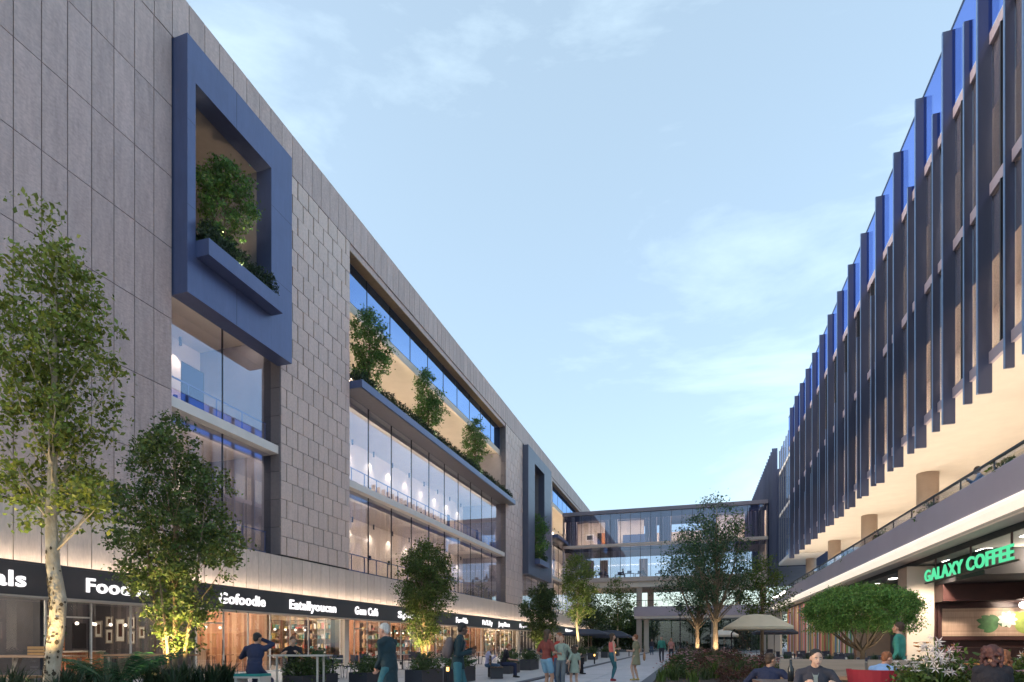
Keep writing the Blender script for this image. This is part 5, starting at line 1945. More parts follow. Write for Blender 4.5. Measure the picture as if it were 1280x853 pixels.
# flowers before the coffee shop
tag(MB().box(2.9, 9.7, 0, 6.6, 11.0, .55).build('flower_planter', 'concrete_planter'), 'long stone planter of flowers at the right foreground', 'planter')
fl = [(3.3, 10.3, 1.0, None, 'bush'), (3.75, 10.2, 1.1, None, 'bush'), (4.3, 10.4, 1.0, 'bloom_orange', 'strap'), (4.7, 10.3, 1.1, None, 'bush'), (5.2, 10.5, 1.0, 'bloom_pink', 'bush'),
      (5.6, 10.4, 1.05, None, 'strap'), (3.5, 10.7, 1.2, 'bloom_orange', 'strap'), (4.9, 10.8, 1.1, None, 'strap'), (6.0, 10.6, 1.2, None, 'bush'), (3.1, 10.0, .8, 'bloom_white', 'bush'),
      (3.9, 9.9, .8, 'bloom_orange', 'bush'), (4.5, 9.95, .8, 'bloom_pink', 'strap')]
for k, (x, y, s_, b_, kd) in enumerate(fl):
    plant('flowering_plant', {None: 'leafy green plant', 'bloom_orange': 'green plant with orange blooms', 'bloom_pink': 'green plant with pink blooms', 'bloom_white': 'low plant with white blooms'}[b_]
          + (' with strap leaves' if kd == 'strap' else '') + ' in the stone planter before the coffee shop', (x, y, .55), kd, s_, 140 + k, 'plant', 'plants in the stone flower planter', b_, 'leaf_mid' if k % 2 else 'leaf_deep')


def lily(loc, label, bm, seed, s=1.0, n=22):
    g = np.random.default_rng(seed)
    r_ = empty('lily_plant', loc, 0, label, 'flowers')
    st = MB()
    fl_ = MB()
    lf = MB()
    for i in range(n):
        a = g.uniform(0, 2 * PI)
        rr = g.uniform(.03, .26) * s
        z = g.uniform(.45, .92) * s * (1 - .4 * rr / .26)
        c = Vector((rr * math.cos(a), rr * math.sin(a), z))
        st.tube([(0, 0, 0), (c.x * .6, c.y * .6, z * .6), tuple(c)], .006, 4, cap=False)
        dirv = Vector((math.cos(a), math.sin(a), g.uniform(-.2, .8))).normalized()
        q_ = dirv.to_track_quat('Z', 'Y').to_matrix()
        for p in range(6):
            b = p * PI / 3
            L_ = .085 * s
            pts = [(0, 0, 0), (L_ * .35 * math.cos(b - .35), L_ * .35 * math.sin(b - .35), .05), (L_ * math.cos(b), L_ * math.sin(b), .06), (L_ * .35 * math.cos(b + .35), L_ * .35 * math.sin(b + .35), .05)]
            fl_.add([c + q_ @ Vector(v) for v in pts], [(0, 1, 2, 3)])
    V, F = blades(g, 46, .6 * s, .2, .016, .8)
    lf.add(V, F)
    st.build('stems', 'leaf_mid', r_, keep=False)
    lf.build('leaves', 'leaf_deep', r_, keep=False)
    fl_.build('blooms', bm, r_, keep=False)
    return r_


lily((3.42, 10.1, .55), 'pale pink lilies in front of the cream pier', 'bloom_white', 201, 1.05, 30)
lily((3.7, 10.25, .55), 'pinker lilies at the right of the pale ones', 'bloom_pink', 202, .9, 16)
lily((4.87, 10.6, .55), 'white lilies at the right edge of the photo', 'bloom_white', 203, 1.05, 20)
# pots on the podium edge
g = np.random.default_rng(88)
pot = empty('potted_plant', (0, 0, 0), 0, '', 'potted plant', 'potted plants on the podium rail')
MB().tube([(0, 0, 0), (0, 0, .45)], [.16, .22], 14).build('pot', 'black_box', pot, keep=False)
c_, p_ = crown_points(np.random.default_rng(3), [(.45, .15), (.7, .36), (.95, .34), (1.2, .12)], 26, .09, 24)
o = bpy.data.objects.new('foliage', leaf_mesh('foliage', p_, .10, 'leaf_mid', np.random.default_rng(4)))
col.objects.link(o)
o.parent = pot
for k, (y, lb) in enumerate(((20.6, 'potted plant on the terrace rail nearest the photo edge'), (26.3, 'potted plant on the terrace rail beside the nearest column'), (32.2, 'second potted plant along the terrace rail'),
                             (38.2, 'third potted plant along the terrace rail, by the second column'), (43.6, 'fourth potted plant along the terrace rail'), (50, 'farthest potted plant along the terrace rail'))):
    q = pot if k == 0 else copy_tree(pot)
    place(q, (8.72, y, 5.3), k * 1.1, lb)
    q.scale = (1.1, 1.1, 1.22)
# posters behind the bay glass
for (y, z, w, h_, lb) in ((18.3, 11.5, 1.1, 1.9, 'dark blue poster panel in the bay under the big blue frame'), (28.3, 11.3, .5, 1.6, 'dark panel at the near end of the upper long bay'),
                          (28.3, 6.5, .35, 1.8, 'dark red panel at the near end of the lower long bay'), (43.5, 11.2, .5, 1.6, 'small dark panel midway along the upper long bay'),
                          (50, 11.2, .5, 1.6, 'small dark panel near the far end of the upper long bay'), (49, 6.4, .4, 1.8, 'dark panel near the far end of the lower long bay')):
    f = empty('poster_panel', (-18.95, y, z - .25), 0, lb, 'poster')
    MB().box(-.02, -w / 2, 0 - .9, .0, w / 2, h_ - .9).build('board', 'metal_dark', f, keep=False)
    MB().box(.001, -w / 2 + .05, -.85, .006, w / 2 - .05, h_ - .95).build('print', 'dark_blue_cloth' if z > 8 else 'dark_red', f, keep=False)
# ------------------------------------------------------------------ people
for nme, c in (('skin_light', (.55, .34, .25)), ('skin_mid', (.38, .21, .14)), ('skin_dark', (.10, .055, .038)), ('skin_red', (.52, .27, .19))):
    mat(nme, c, .5, 0, 12, .06)
for nme, c in (('hair_black', (.012, .010, .010)), ('hair_brown', (.06, .032, .018)), ('hair_ginger', (.26, .09, .035)), ('hair_grey', (.50, .48, .46)),
               ('hair_blond', (.38, .26, .13)), ('hair_auburn', (.075, .025, .022))):
    mat(nme, c, .55, 0, 30, .35, .5, stretch=(1, 1, .25))
for nme, c in (('cloth_navy', (.016, .022, .06)), ('cloth_black', (.012, .011, .018)), ('cloth_teal', (.008, .028, .038)), ('cloth_green', (.05, .25, .20)),
               ('cloth_blue', (.22, .36, .62)), ('cloth_grey', (.13, .15, .17)), ('cloth_red', (.38, .05, .04)), ('cloth_brick', (.20, .045, .035)), ('cloth_coral', (.66, .15, .13)),
               ('cloth_jeans', (.05, .09, .16)), ('cloth_tealtrouser', (.03, .12, .15)), ('cloth_olive', (.24, .23, .15)), ('cloth_white', (.68, .66, .66)), ('cloth_lilac', (.36, .35, .52)),
               ('cloth_khaki', (.28, .25, .18)), ('cloth_denimlight', (.16, .30, .42)), ('cloth_pink', (.55, .25, .22)), ('shoe_dark', (.02, .018, .018)), ('shoe_tan', (.5, .38, .16)),
               ('cloth_sage', (.30, .36, .30)), ('cloth_charcoal', (.035, .035, .05)), ('shoe_red', (.3, .03, .04)), ('pack_brown', (.13, .10, .10)), ('pack_grey', (.20, .24, .24))):
    mat(nme, c, .85, 0, 3, .16, 1.0)
mat('eye_dark', (.01, .01, .012), .2)
mat('eye_white', (.7, .68, .65), .3)
mat('lip', (.30, .09, .08), .5)


def two_bone(a, t, l1, l2, pole):
    a, t, pole = Vector(a), Vector(t), Vector(pole)
    d = t - a
    L_ = min(d.length, (l1 + l2) * .995)
    dn = d.normalized()
    t = a + dn * L_
    x = (l1 * l1 - l2 * l2 + L_ * L_) / (2 * L_)
    h = math.sqrt(max(0, l1 * l1 - x * x))
    p = pole - dn * pole.dot(dn)
    p = p.normalized() if p.length > 1e-4 else Vector((0, -1, 0))
    return a + dn * x + p * h, t


def fuse(mb, voxel, smooth, name, m, parent):
    """one continuous skin over all the overlapping volumes in mb"""
    me = mb.mesh(name, m)
    t = bpy.data.objects.new('tmp', me)
    col.objects.link(t)
    r = t.modifiers.new('r', 'REMESH')
    r.mode = 'VOXEL'
    r.voxel_size = voxel
    s = t.modifiers.new('s', 'SMOOTH')
    s.factor = .5
    s.iterations = smooth
    dg = bpy.context.evaluated_depsgraph_get()
    out = bpy.data.meshes.new_from_object(t.evaluated_get(dg))
    bpy.data.objects.remove(t)
    out.name = name
    out.materials.clear()
    out.materials.append(MATS[m])
    out.polygons.foreach_set('use_smooth', [True] * len(out.polygons))
    o = bpy.data.objects.new(name, out)
    col.objects.link(o)
    o.parent = parent
    return o


def cone(mb, a, b, ra, rb, seg=12):
    """capsule that tapers from ra to rb"""
    a, b = Vector(a), Vector(b)
    d = (b - a)
    L_ = d.length
    if L_ < 1e-5:
        mb.ball(a, ra)
        return
    dn = d / L_
    pts, rs = [], []
    for k in range(4):
        th = PI / 2 * (1 - k / 3)
        pts.append(a - dn * ra * math.sin(th))
        rs.append(max(.0015, ra * math.cos(th)))
    for k in range(4):
        th = PI / 2 * k / 3
        pts.append(b + dn * rb * math.sin(th))
        rs.append(max(.0015, rb * math.cos(th)))
    mb.tube(pts, rs, seg)


def person(label, loc, rz, pose, look, H=1.75, vox=.012, scale_x=1.0):
    S = H / 1.75
    root = empty('person', loc, rz, label, 'person')
    root.scale = (S, S, S)
    body, top, bot, shoe, hair = MB(), MB(), MB(), MB(), MB()
    hip = Vector(pose.get('hip', (0, 0, .93)))
    lean = math.radians(pose.get('lean', 2))
    side = math.radians(pose.get('side', 0))
    tw = math.radians(pose.get('twist', 0))
    Rt = Matrix.Rotation(tw, 3, 'Z') @ Matrix.Rotation(-lean, 3, 'X') @ Matrix.Rotation(side, 3, 'Y')
    fem = look.get('fem', False)
    bw = look.get('build', 1.0)
    sw = (.165 if fem else .19) * bw

    def T(x, y, z):
        return hip + Rt @ Vector((x, y, z))
    # torso
    waist, chest, neck0 = T(0, -.005, .16), T(0, .0, .34), T(0, -.01, .50)
    body.ball(hip + Vector((0, 0, .0)), (.145 * bw, .10 * bw, .11), 14, 10)
    body.ball(waist, (.115 * bw if fem else .13 * bw, .085 * bw, .13), 14, 10, Rt)
    body.ball(chest, (.15 * bw, .10 * bw, .17), 14, 10, Rt)
    body.ball(T(0, -.012, .43), (.15 * bw, .07, .07), 14, 8, Rt)
    tp = look.get('top', 'shirt')
    fat = {'jacket': 1.10, 'shirt': 1.04, 'tank': 1.02, 'coat': 1.13}.get(tp, 1.1)
    top.ball(waist, ((.125 if fem else .145) * bw * fat, .095 * bw * fat, .15), 14, 10, Rt)
    top.ball(T(0, .0, .33), (.165 * bw * fat, .112 * bw * fat, .175), 14, 10, Rt)
    top.ball(T(0, -.012, .425), (.155 * bw * fat, .075 * fat, .068 * fat), 14, 8, Rt)
    if tp in ('jacket', 'coat', 'shirt'):
        top.ball(T(0, 0, .03), (.155 * bw * fat, .112 * bw * fat, .11 if tp != 'coat' else .2), 14, 10, Rt)
    if fem:
        for s in (-1, 1):
            top.ball(T(s * .07, .075, .33), (.055, .05, .055), 10, 8, Rt)
    if tp in ('jacket', 'coat', 'shirt'):
        cone(top, T(-.05, -.005, .47), T(.05, -.005, .47), .07 * fat, .07 * fat)
    # neck, head
    hy, hp = math.radians(pose.get('head', (0, 0))[0]), math.radians(pose.get('head', (0, 0))[1])
    Rh = Matrix.Rotation(tw * .6 + hy, 3, 'Z') @ Matrix.Rotation(-lean * .35 - hp, 3, 'X')
    nb = T(0, -.01, .46)
    hc = T(0, .0, .53) + Rh @ Vector((0, .02, .125))
    cone(body, nb, T(0, .0, .53) + Rh @ Vector((0, .005, .03)), .058, .052)

    def Hd(x, y, z):
        return hc + Rh @ Vector((x, y, z))
    body.ball(Hd(0, -.012, .025), (.074, .092, .092), 16, 12, Rh)
    body.ball(Hd(0, .022, -.035), (.058, .068, .078), 16, 12, Rh)
    cone(body, Hd(0, .075, -.088), Hd(0, .06, -.07), .022, .03)
    cone(body, Hd(0, .086, .012), Hd(0, .107, -.022), .008, .014)
    for s in (-1, 1):
        body.ball(Hd(s * .077, -.005, -.012), (.009, .018, .030), 8, 8, Rh)
        body.ball(Hd(s * .035, .06, -.03), (.022, .02, .022), 8, 8, Rh)
    cone(body, Hd(-.022, .088, -.055), Hd(.022, .088, -.055), .008, .008)
    # arms
    hands = []
    for s, key in ((-1, 'hl'), (1, 'hr')):
        sh = T(s * sw, -.01, .44)
        tgt = pose.get(key) or (s * (sw + .06), .03, hip.z - .10)
        pole = pose.get('el' if s < 0 else 'er', (s * .35, -1, -.25))
        el, wr = two_bone(sh, tgt, .285, .255, pole)
        cone(body, sh, el, .042 * bw, .036 * bw)
        cone(body, el, wr, .038 * bw, .025)
        body.ball(sh, .045 * bw)
        d = (wr - el).normalized()
        pal = Vector(pose.get('pl' if s < 0 else 'pr', (-s, 0, -.1)))
        pal = (pal - d * pal.dot(d)).normalized()
        sidev = d.cross(pal).normalized()
        d2 = (d + pal * pose.get('bend', .15)).normalized()
        Mh = Matrix((sidev, pal, d2)).transposed()
        pc = wr + d2 * .05
        body.ball(pc, (.040, .015, .052), 12, 8, Mh)
        curl = pose.get('curl', .5)
        for f_, (off, ln) in enumerate(((-.031, .062), (-.010, .072), (.011, .068), (.030, .052))):
            b0 = pc + sidev * off + d2 * .040
            e1 = (d2 + pal * curl * .7).normalized()
            e2 = (d2 + pal * curl * 2.2).normalized()
            b1 = b0 + e1 * ln * .5
            b2 = b1 + e2 * ln * .5
            cone(body, b0, b1, .0098, .009, 8)
            cone(body, b1, b2, .009, .0075, 8)
        ts = -1 if (sidev.dot(Vector((0, 1, 0))) < 0) else 1
        t0 = pc - d2 * .02 + sidev * ts * .030
        t1 = t0 + (sidev * ts * .7 + d2 * .7 + pal * .4).normalized() * .034
        t2 = t1 + (d2 + pal * .5).normalized() * .028
        cone(body, t0, t1, .013, .011, 8)
        cone(body, t1, t2, .011, .009, 8)
        hands.append((pc + pal * .035, Mh))
        # sleeve
        sl = look.get('sleeve', 2.0)
        k1 = {'jacket': 1.16, 'coat': 1.2, 'shirt': 1.08, 'tank': 1.0}.get(tp, 1.2)
        if tp != 'tank':
            cone(top, T(s * .07, -.01, .455), sh + Vector((0, 0, -.012)), .062 * k1, .055 * bw * k1)
            if sl <= 1:
                cone(top, sh, sh + (el - sh) * sl, .052 * bw * k1, .046 * bw * k1)
            else:
                cone(top, sh, el, .050 * bw * k1, .043 * bw * k1)
                cone(top, el, el + (wr - el) * min(1, sl - 1), .042 * bw * k1, .033 * k1)
        else:
            cone(top, T(s * .07, -.01, .44), T(s * .1, -.005, .36), .045, .05)
    # legs
    fl = pose.get('feet', ((-.10, 0, .08), (.10, 0, .08)))
    sit = pose.get('sit', False)
    btm = look.get('bottom', 'trousers')
    for s, ft in ((-1, fl[0]), (1, fl[1])):
        hj = hip + Vector((s * .088, 0, -.02))
        kn, an = two_bone(hj, ft, .44, .42, pose.get('knee', (s * .12, 1, .1)))
        cone(body, hj, kn, .078 * bw, .050)
        cone(body, kn, kn + (an - kn) * .35, .048, .052)
        cone(body, kn + (an - kn) * .35, an, .052, .034)
        if btm == 'trousers':
            cone(bot, hj, kn, .092 * bw, .066)
            cone(bot, kn, an + (kn - an) * .06, .064, .052)
        elif btm == 'leggings':
            cone(bot, hj, kn, .088 * bw, .056)
            cone(bot, kn, kn + (an - kn) * .35, .054, .057)
            cone(bot, kn + (an - kn) * .35, an, .057, .038)
        elif btm == 'shorts':
            cone(bot, hj, hj + (kn - hj) * .62, .098 * bw, .085)
        ff = Vector(pose.get('fdir', (s * .12, 1, 0))).normalized()
        if not look.get('nofeet'):
            cone(shoe, an + Vector((0, 0, -.045)) - ff * .035, an + Vector((0, 0, -.052)) + ff * .13, .036, .030)
            cone(shoe, an + Vector((0, 0, -.01)), an + Vector((0, 0, -.045)), .042, .040)
            MBx = shoe
    if btm in ('trousers', 'leggings', 'shorts'):
        bot.ball(hip, (.158 * bw, .115 * bw, .115), 14, 10)
        bot.ball(T(0, 0, .06), (.142 * bw, .105 * bw, .07), 14, 8, Rt)
    if tp in ('coat', 'jacket') and not sit:
        n = 18
        ln = .32 if tp == 'coat' else .12
        V = []
        for k in range(5):
            t = k / 4
            z = .14 - t * (ln + .14)
            for q in range(n):
                a = 2 * PI * q / n
                w = 1 + .03 * math.sin(q * 2 + 1) * t
                V.append(hip + Vector(((.146 + .012 * t) * bw * w * math.cos(a), (.108 + .03 * t) * bw * w * math.sin(a), z)))
        F = [(k * n + q, k * n + (q + 1) % n, (k + 1) * n + (q + 1) % n, (k + 1) * n + q) for k in range(4) for q in range(n)]
        F += [tuple(reversed(range(n))), tuple(4 * n + q for q in range(n))]
        top.add(V, F)
    if btm in ('dress', 'skirt'):
        n = 18
        ln = look.get('hem', .5)
        V = []
        for k in range(6):
            t = k / 5
            z = .12 - t * (ln + .12)
            rx, ry = .135 + .055 * t ** .6, .105 + .06 * t ** .6
            for q in range(n):
                a = 2 * PI * q / n
                w = 1 + .05 * math.sin(q * 3) * t
                V.append(hip + Vector((rx * w * math.cos(a), ry * w * math.sin(a) - .0, z)))
        F = [(k * n + q, k * n + (q + 1) % n, (k + 1) * n + (q + 1) % n, (k + 1) * n + q) for k in range(5) for q in range(n)]
        F += [tuple(reversed(range(n))), tuple(5 * n + q for q in range(n))]
        (top if btm == 'dress' else bot).add(V, F)
    sk = look.get('skin', 'skin_light')
    fuse(body, vox, 2, 'body', sk, root)
    fuse(top, vox * 1.15, 4, {'jacket': 'jacket', 'coat': 'coat', 'tank': 'tank_top'}.get(tp, 'dress' if btm == 'dress' else 'shirt'), look.get('topc', 'cloth_navy'), root)
    if btm != 'dress':
        fuse(bot, vox * 1.15, 3, 'trousers' if btm in ('trousers', 'leggings') else btm, look.get('botc', 'cloth_navy'), root)
    if not look.get('nofeet'):
        fuse(shoe, vox, 1, 'shoes', look.get('shoec', 'shoe_dark'), root)
    # face details
    if look.get('face', True):
        for s in (-1, 1):
            MB().ball(Hd(s * .030, .073, .008), (.013, .008, .008), 8, 6, Rh).build('eye', 'eye_white', root, True, keep=False)
            MB().ball(Hd(s * .030, .0795, .008), (.006, .004, .006), 8, 6, Rh).build('pupil', 'eye_dark', root, True, keep=False)
            MB().ball(Hd(s * .031, .079, .029), (.018, .006, .004), 8, 6, Rh).build('eyebrow', look.get('hairc', 'hair_brown'), root, True, keep=False)
        MB().ball(Hd(0, .093, -.057), (.024, .006, .006), 8, 6, Rh).build('mouth', 'lip', root, True, keep=False)
    # hair
    ht = look.get('hair', 'short')
    if ht != 'bald':
        kf = 1.0 if ht == 'short' else 1.06
        hair.ball(Hd(0, -.028, .045), (.080 * kf, .095 * kf, .084 * kf), 16, 12, Rh)
        hair.ball(Hd(0, -.055, -.01), (.066, .055, .07), 12, 10, Rh)
        if ht == 'long':
            for s in (-1, 0, 1):
                cone(hair, Hd(s * .05, -.045, .0), Hd(s * .065, -.075 + .02 * abs(s), -.20), .05, .032)
        if ht == 'mass':
            rg = np.random.default_rng(7)
            for k in range(60):
                a_ = rg.uniform(0, 2 * PI)
                z_ = rg.uniform(-.20, .09)
                rr = .075 + .035 * (1 - abs(z_ + .05) * 3)
                hair.ball(Hd(rr * math.cos(a_) * 1.05, -.03 + rr * .8 * math.sin(a_) - (.03 if math.sin(a_) > 0 else 0), z_), .026, 8, 6)
        if ht == 'bun':
            hair.ball(Hd(0, -.12, .06), .04, 10, 8)
        if ht == 'fringe':
            cone(hair, Hd(-.055, .04, .09), Hd(.03, .075, .075), .024, .02)
        fuse(hair, vox * .95, 3 if ht == 'mass' else 1, 'hair', look.get('hairc', 'hair_brown'), root)
    root['_h'] = 0
    del root['_h']
    # extras on the body
    if look.get('collar'):
        mb = MB()
        for s in (-1, 1):
            a, b = T(s * .065, .0, .52), T(s * .01, .115, .40)
            mb.bar(a, b, .03, .012)
        mb.build('shirt_collar', look['collar'], root, keep=False)
        MB().bar(T(0, .105, .43), T(0, .130, .22), .05, .02).build('shirt_front', look['collar'], root, keep=False)
    if look.get('pack'):
        mb = MB()
        mb.ball(T(0, -.20, .27), (.15, .10, .21), 14, 10, Rt)
        mb.ball(T(0, -.27, .20), (.11, .06, .12), 12, 8, Rt)
        p = fuse(mb, vox * 1.2, 2, 'backpack', look['pack'], root)
        for s in (-1, 1):
            MB().tube([T(s * .09, -.11, .44), T(s * .10, .0, .505), T(s * .105, .115, .40), T(s * .12, .08, .22), T(s * .13, -.08, .12)], .014, 6).build('strap', look['pack'], root, keep=False)
    return root, hands, Hd


def phone(loc, label, rot=(0, 0, 0)):
    o = MB().box(-.036, -.004, -.072, .036, .004, .072).build('mobile_phone', 'eye_dark')
    o.location = loc
    o.rotation_euler = rot
    return tag(o, label, 'phone')


STAND = dict(hip=(0, 0, .93), lean=1, feet=((-.11, .03, .08), (.11, -.04, .08)))


def seated(h=.50, lean=4, kneef=.40, **k):
    d = dict(hip=(0, 0, h + .09), lean=lean, sit=True, feet=((-.12, kneef, .08), (.12, kneef + .05, .08)), hl=(-.12, .32, h + .16), hr=(.12, .34, h + .16))
    d.update(k)
    return d


# suited man at the high table, back to us, phone at his ear
person('man in a dark suit seated on the teal-cushioned stool with a hand at his ear', (-9.0, 10.3, .02), .35,
       dict(hip=(0, 0, .74), lean=10, feet=((-.12, .28, .25), (.30, .20, .10)), hl=(-.22, .38, 1.10), hr=(.10, .16, 1.36), er=(.8, .1, -1), head=(-25, 8), curl=1.0, pr=(-1, .2, .3)),
       dict(top='jacket', topc='cloth_navy', botc='cloth_navy', skin='skin_mid', hairc='hair_black'), 1.80, .011)
person('person in a black short-sleeved top sitting behind the high white table', (-10.2, 13.1, .02), -2.55,
       dict(hip=(0, 0, .76), lean=6, feet=((-.12, .30, .30), (.12, .30, .30)), hl=(-.16, .36, 1.09), hr=(.22, .34, 1.09), head=(10, 0)),
       dict(top='shirt', topc='cloth_black', botc='cloth_black', sleeve=.75, skin='skin_light', hairc='hair_brown', fem=True, hair='bun'), 1.70, .014)
# white-haired man walking left
person('white-haired man in a long dark teal coat standing with hands clasped in front', (-4.98, 8.92, .02), 1.42,
       dict(hip=(0, 0, .93), lean=8, feet=((-.10, .14, .08), (.10, -.16, .10)), hl=(-.04, .26, .93), hr=(.05, .26, .90), head=(10, 12), curl=.9),
       dict(top='coat', topc='cloth_teal', botc='cloth_tealtrouser', skin='skin_red', hair='short', hairc='hair_grey', build=1.0, collar='cloth_white'), 1.72, .011)
person('dark-skinned man in a teal top with a bag at his back, walking', (-4.33, 10.38, .02), -1.2,
       dict(hip=(0, 0, .94), lean=6, feet=((-.10, .16, .08), (.10, -.18, .10)), hl=(-.1, .26, 1.20), hr=(.12, .24, 1.15), head=(30, 10), curl=.9),
       dict(top='jacket', topc='cloth_teal', botc='cloth_tealtrouser', skin='skin_dark', hairc='hair_black', pack='pack_brown'), 1.76, .011)
# two on the bench
person('fair-haired person in a lilac top sitting on the left end of the wooden bench', (-7.35, 20.45, .02), -1.25,
       seated(.44, 6, .42, hl=(-.06, .30, .86), hr=(.10, .32, .86), head=(0, 18)), dict(top='shirt', topc='cloth_lilac', botc='cloth_jeans', skin='skin_light', hair='long', hairc='hair_blond', fem=True), 1.68, .018)
person('man in a black short-sleeved shirt sitting on the right end of the wooden bench', (-6.95, 21.15, .02), -1.25,
       seated(.44, 18, .42, hl=(-.12, .46, .66), hr=(.12, .46, .66), head=(0, 10)), dict(top='shirt', topc='cloth_black', sleeve=.7, botc='cloth_navy', skin='skin_red', hairc='hair_ginger'), 1.76, .018)
# group of three
person('woman in a brick-red top and short shorts seen from behind in the group of three', (-3.53, 14.19, .02), -.55,
       dict(hip=(0, 0, .93), lean=2, feet=((-.08, .02, .08), (.09, .0, .08)), hl=(-.22, .16, 1.02), hr=(.25, .24, 1.08), head=(-20, 4)),
       dict(top='shirt', topc='cloth_brick', sleeve=.8, bottom='shorts', botc='cloth_denimlight', skin='skin_mid', hair='long', hairc='hair_brown', fem=True), 1.70, .013)
person('boy in a grey-green top with a backpack beside the woman in brick red', (-3.47, 15.68, .02), 3.0,
       dict(hip=(0, 0, .93), lean=1, feet=((-.09, .12, .08), (.10, -.08, .08)), hl=(-.26, .08, .95), hr=(.20, .18, 1.2), head=(12, 4)),
       dict(top='shirt', topc='cloth_sage', botc='cloth_grey', skin='skin_light', hairc='hair_ginger', pack='pack_grey', build=.95), 1.58, .013)
person('child in a pale green dress at the right of the group of three', (-3.16, 15.9, .02), .5,
       dict(hip=(0, 0, .93), lean=2, feet=((-.09, .05, .08), (.09, -.05, .08)), head=(0, 12)),
       dict(top='shirt', topc='cloth_sage', bottom='dress', hem=.26, sleeve=.7, skin='skin_light', hair='long', hairc='hair_brown', fem=True), 1.29, .013)
person('person in the back of the trio wearing a bright red top', (-3.7, 16.4, .02), 2.6,
       dict(STAND), dict(top='shirt', topc='cloth_red', botc='cloth_jeans', skin='skin_light', hair='long', hairc='hair_ginger', fem=True), 1.66, .015)
person('seated person in black looking down at a phone on the far bench', (-4.95, 24.25, .02), -1.3,
       seated(.44, 14, .42, hl=(-.04, .34, .82), hr=(.08, .34, .82), head=(0, 26)), dict(top='jacket', topc='cloth_charcoal', botc='cloth_black', skin='skin_light', hair='short', hairc='hair_black'), 1.70, .018)
# the two women on the walk
person('woman in a coral sleeveless top and teal trousers standing on the walk', (-2.73, 20.4, .02), -1.0,
       dict(hip=(0, 0, .93), lean=0, feet=((-.09, .05, .08), (.10, -.05, .08)), hl=(-.16, .26, 1.14), hr=(.20, .04, .82), head=(-15, 4)),
       dict(top='tank', topc='cloth_coral', bottom='leggings', botc='cloth_tealtrouser', skin='skin_light', hair='long', hairc='hair_brown', fem=True, shoec='shoe_red'), 1.70, .015)
w2, hh, hd = person('woman in an olive dress facing the woman in coral', (-1.96, 20.85, .02), 1.25,
       dict(hip=(0, 0, .93), lean=1, feet=((-.09, .04, .08), (.09, -.04, .08)), hl=(-.08, .26, 1.10), hr=(.22, .02, .85), head=(0, 0)),
       dict(top='shirt', topc='cloth_olive', bottom='dress', hem=.36, sleeve=.6, skin='skin_light', hair='short', hairc='hair_ginger', fem=True, shoec='shoe_tan'), 1.66, .015)
hb = MB()
hb.ball((0, 0, 0), (.05, .12, .15), 12, 8)
hb.tube([(0, -.09, .10), (0, -.05, .40), (0, .05, .40), (0, .09, .10)], .010, 6)
h_ = fuse(hb, .012, 1, 'handbag', 'wood_warm', None)
h_.location = (-1.68, 20.95, .85)
tag(h_, 'brown shoulder bag hanging behind the woman in the olive dress', 'bag')
# far pair
person('far walker in a turquoise shirt and dark trousers', (-2.14, 41.24, .02), 3.1, dict(hip=(0, 0, .93), lean=2, feet=((-.1, .15, .08), (.1, -.12, .1))),
       dict(top='shirt', topc='cloth_green', botc='cloth_charcoal', skin='skin_light', hairc='hair_brown'), 1.78, .024)
person('far walker in a pink top beside the one in turquoise', (-1.52, 41.6, .02), 3.1, dict(STAND),
       dict(top='shirt', topc='cloth_pink', botc='cloth_charcoal', skin='skin_light', hairc='hair_ginger', fem=True, sleeve=.7, hair='long'), 1.66, .024)
person('distant walker in dark clothes near the lilac gallery', (-4.2, 62, .02), 3.1, dict(STAND), dict(top='shirt', topc='cloth_charcoal', botc='cloth_jeans', skin='skin_light', hairc='hair_brown'), 1.72, .03)
# right foreground
person('man in a navy shirt seen from behind at the right foreground table, head turned right', (1.22, 11.0, -.14), -.35,
       seated(.46, 8, .42, hl=(-.30, .30, .86), hr=(.30, .30, .86), head=(-38, 6), twist=0), dict(top='shirt', topc='cloth_navy', botc='cloth_charcoal', skin='skin_mid', hairc='hair_brown', build=1.12), 1.74, .010)
person('smiling dark-haired man in a dark open jacket at the right foreground table', (1.62, 9.15, -.06), 3.05,
       seated(.46, 8, .42, hl=(-.24, .34, .84), hr=(.16, .36, .84), head=(14, 10)), dict(top='jacket', topc='cloth_charcoal', botc='cloth_charcoal', skin='skin_light', hairc='hair_black', collar='pack_grey', hair='short'), 1.76, .009)
person('ginger-haired man in a light blue shirt leaning forward in the red armchair', (3.10, 11.85, -.05), -.75,
       seated(.46, 26, .40, hl=(-.02, .46, .74), hr=(.14, .46, .76), head=(-20, 12)), dict(top='shirt', topc='cloth_blue', sleeve=1.05, botc='cloth_navy', skin='skin_red', hairc='hair_ginger'), 1.72, .010)
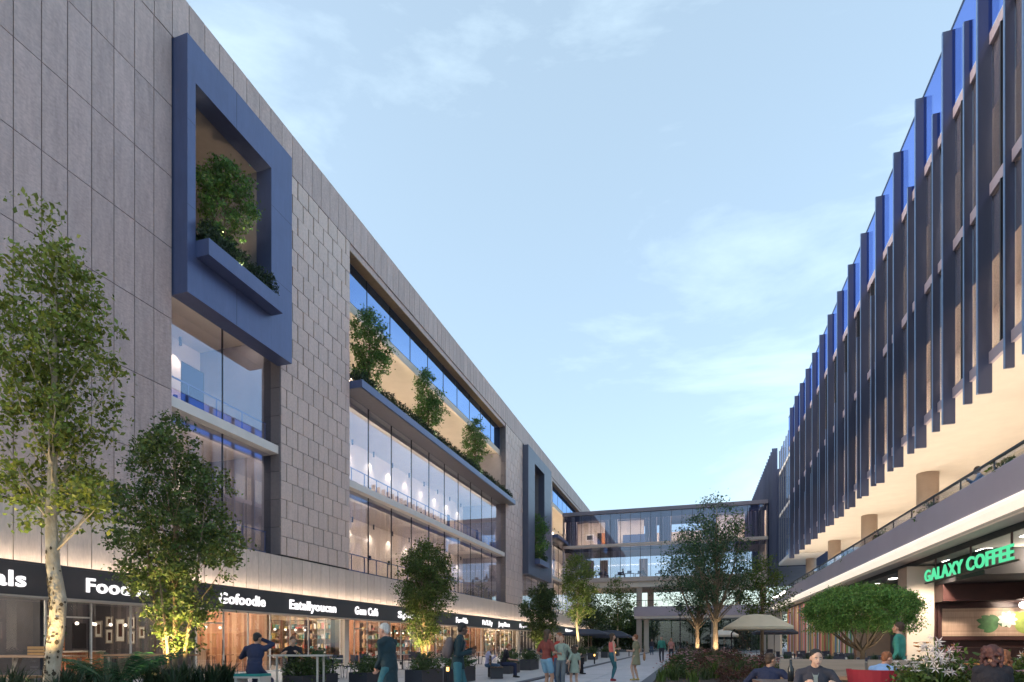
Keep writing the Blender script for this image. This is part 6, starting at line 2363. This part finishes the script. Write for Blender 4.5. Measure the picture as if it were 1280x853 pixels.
person('man in a turquoise jumper standing in front of the clipped tree', (4.1, 14.1, .01), 1.0,
       dict(hip=(0, 0, .95), lean=1, feet=((-.11, .08, .08), (.11, -.06, .08)), hr=(.25, .05, .84), hl=(-.24, .10, .90), head=(-10, -2)),
       dict(top='shirt', topc='cloth_green', botc='cloth_charcoal', skin='skin_red', hairc='hair_brown'), 1.80, .011)
person('long-haired person in black seen from behind between the flowers', (3.80, 9.35, 0.02), -.2,
       seated(.46, 4, .42, head=(-25, 4)), dict(top='jacket', topc='cloth_black', botc='cloth_black', skin='skin_mid', hair='mass', hairc='hair_auburn', face=False, fem=True), 1.72, .010)
person('person with auburn hair sitting just beyond the long-haired one in black', (4.22, 10.0, 0.0), .9,
       seated(.46, 4, .42, head=(0, 4)), dict(top='shirt', topc='cloth_charcoal', botc='cloth_black', skin='skin_light', hair='mass', hairc='hair_ginger', fem=True), 1.66, .012)
# on the terrace
person('man in a blue shirt leaning on the terrace rail', (8.83, 22.3, 5.3), 1.1,
       dict(hip=(0, 0, .93), lean=14, feet=((-.11, .0, .08), (.11, 0, .08)), hl=(-.15, .38, 1.28), hr=(.15, .38, 1.28), head=(0, 10)),
       dict(top='shirt', topc='cloth_blue', botc='cloth_charcoal', skin='skin_dark', hairc='hair_brown'), 1.78, .014)
person('seated person low behind the terrace rail, only the head showing', (8.95, 25.4, 5.3), 1.2,
       seated(.5, 4, .3, hl=(-.12, .26, .7), hr=(.12, .26, .7)), dict(top='shirt', topc='cloth_brick', botc='cloth_charcoal', skin='skin_mid', hairc='hair_black'), 1.80, .016)
person('person farther along behind the terrace rail', (8.95, 34.5, 5.3), 1.3,
       dict(STAND), dict(top='shirt', topc='cloth_charcoal', botc='cloth_charcoal', skin='skin_mid', hairc='hair_brown'), 1.68, .02)
# seated silhouettes on the lower bridge floor
for k, x in enumerate((-12.2, -9.6, -6.9, 1.4)):
    person(('office worker at the leftmost desk behind the bridge glass', 'office worker left of the bridge column line', 'office worker right of the bridge column line', 'office worker hidden partly by the tall tree on the bridge')[k],
           (x, 83.6, 10.36), 1.57 if k % 2 else -1.57, seated(.46, 6, .4, hl=(-.1, .4, .75), hr=(.1, .4, .75)), dict(top='jacket', topc='cloth_black', botc='cloth_black', skin='skin_mid', hairc='hair_black', nofeet=False), 1.9, .04)
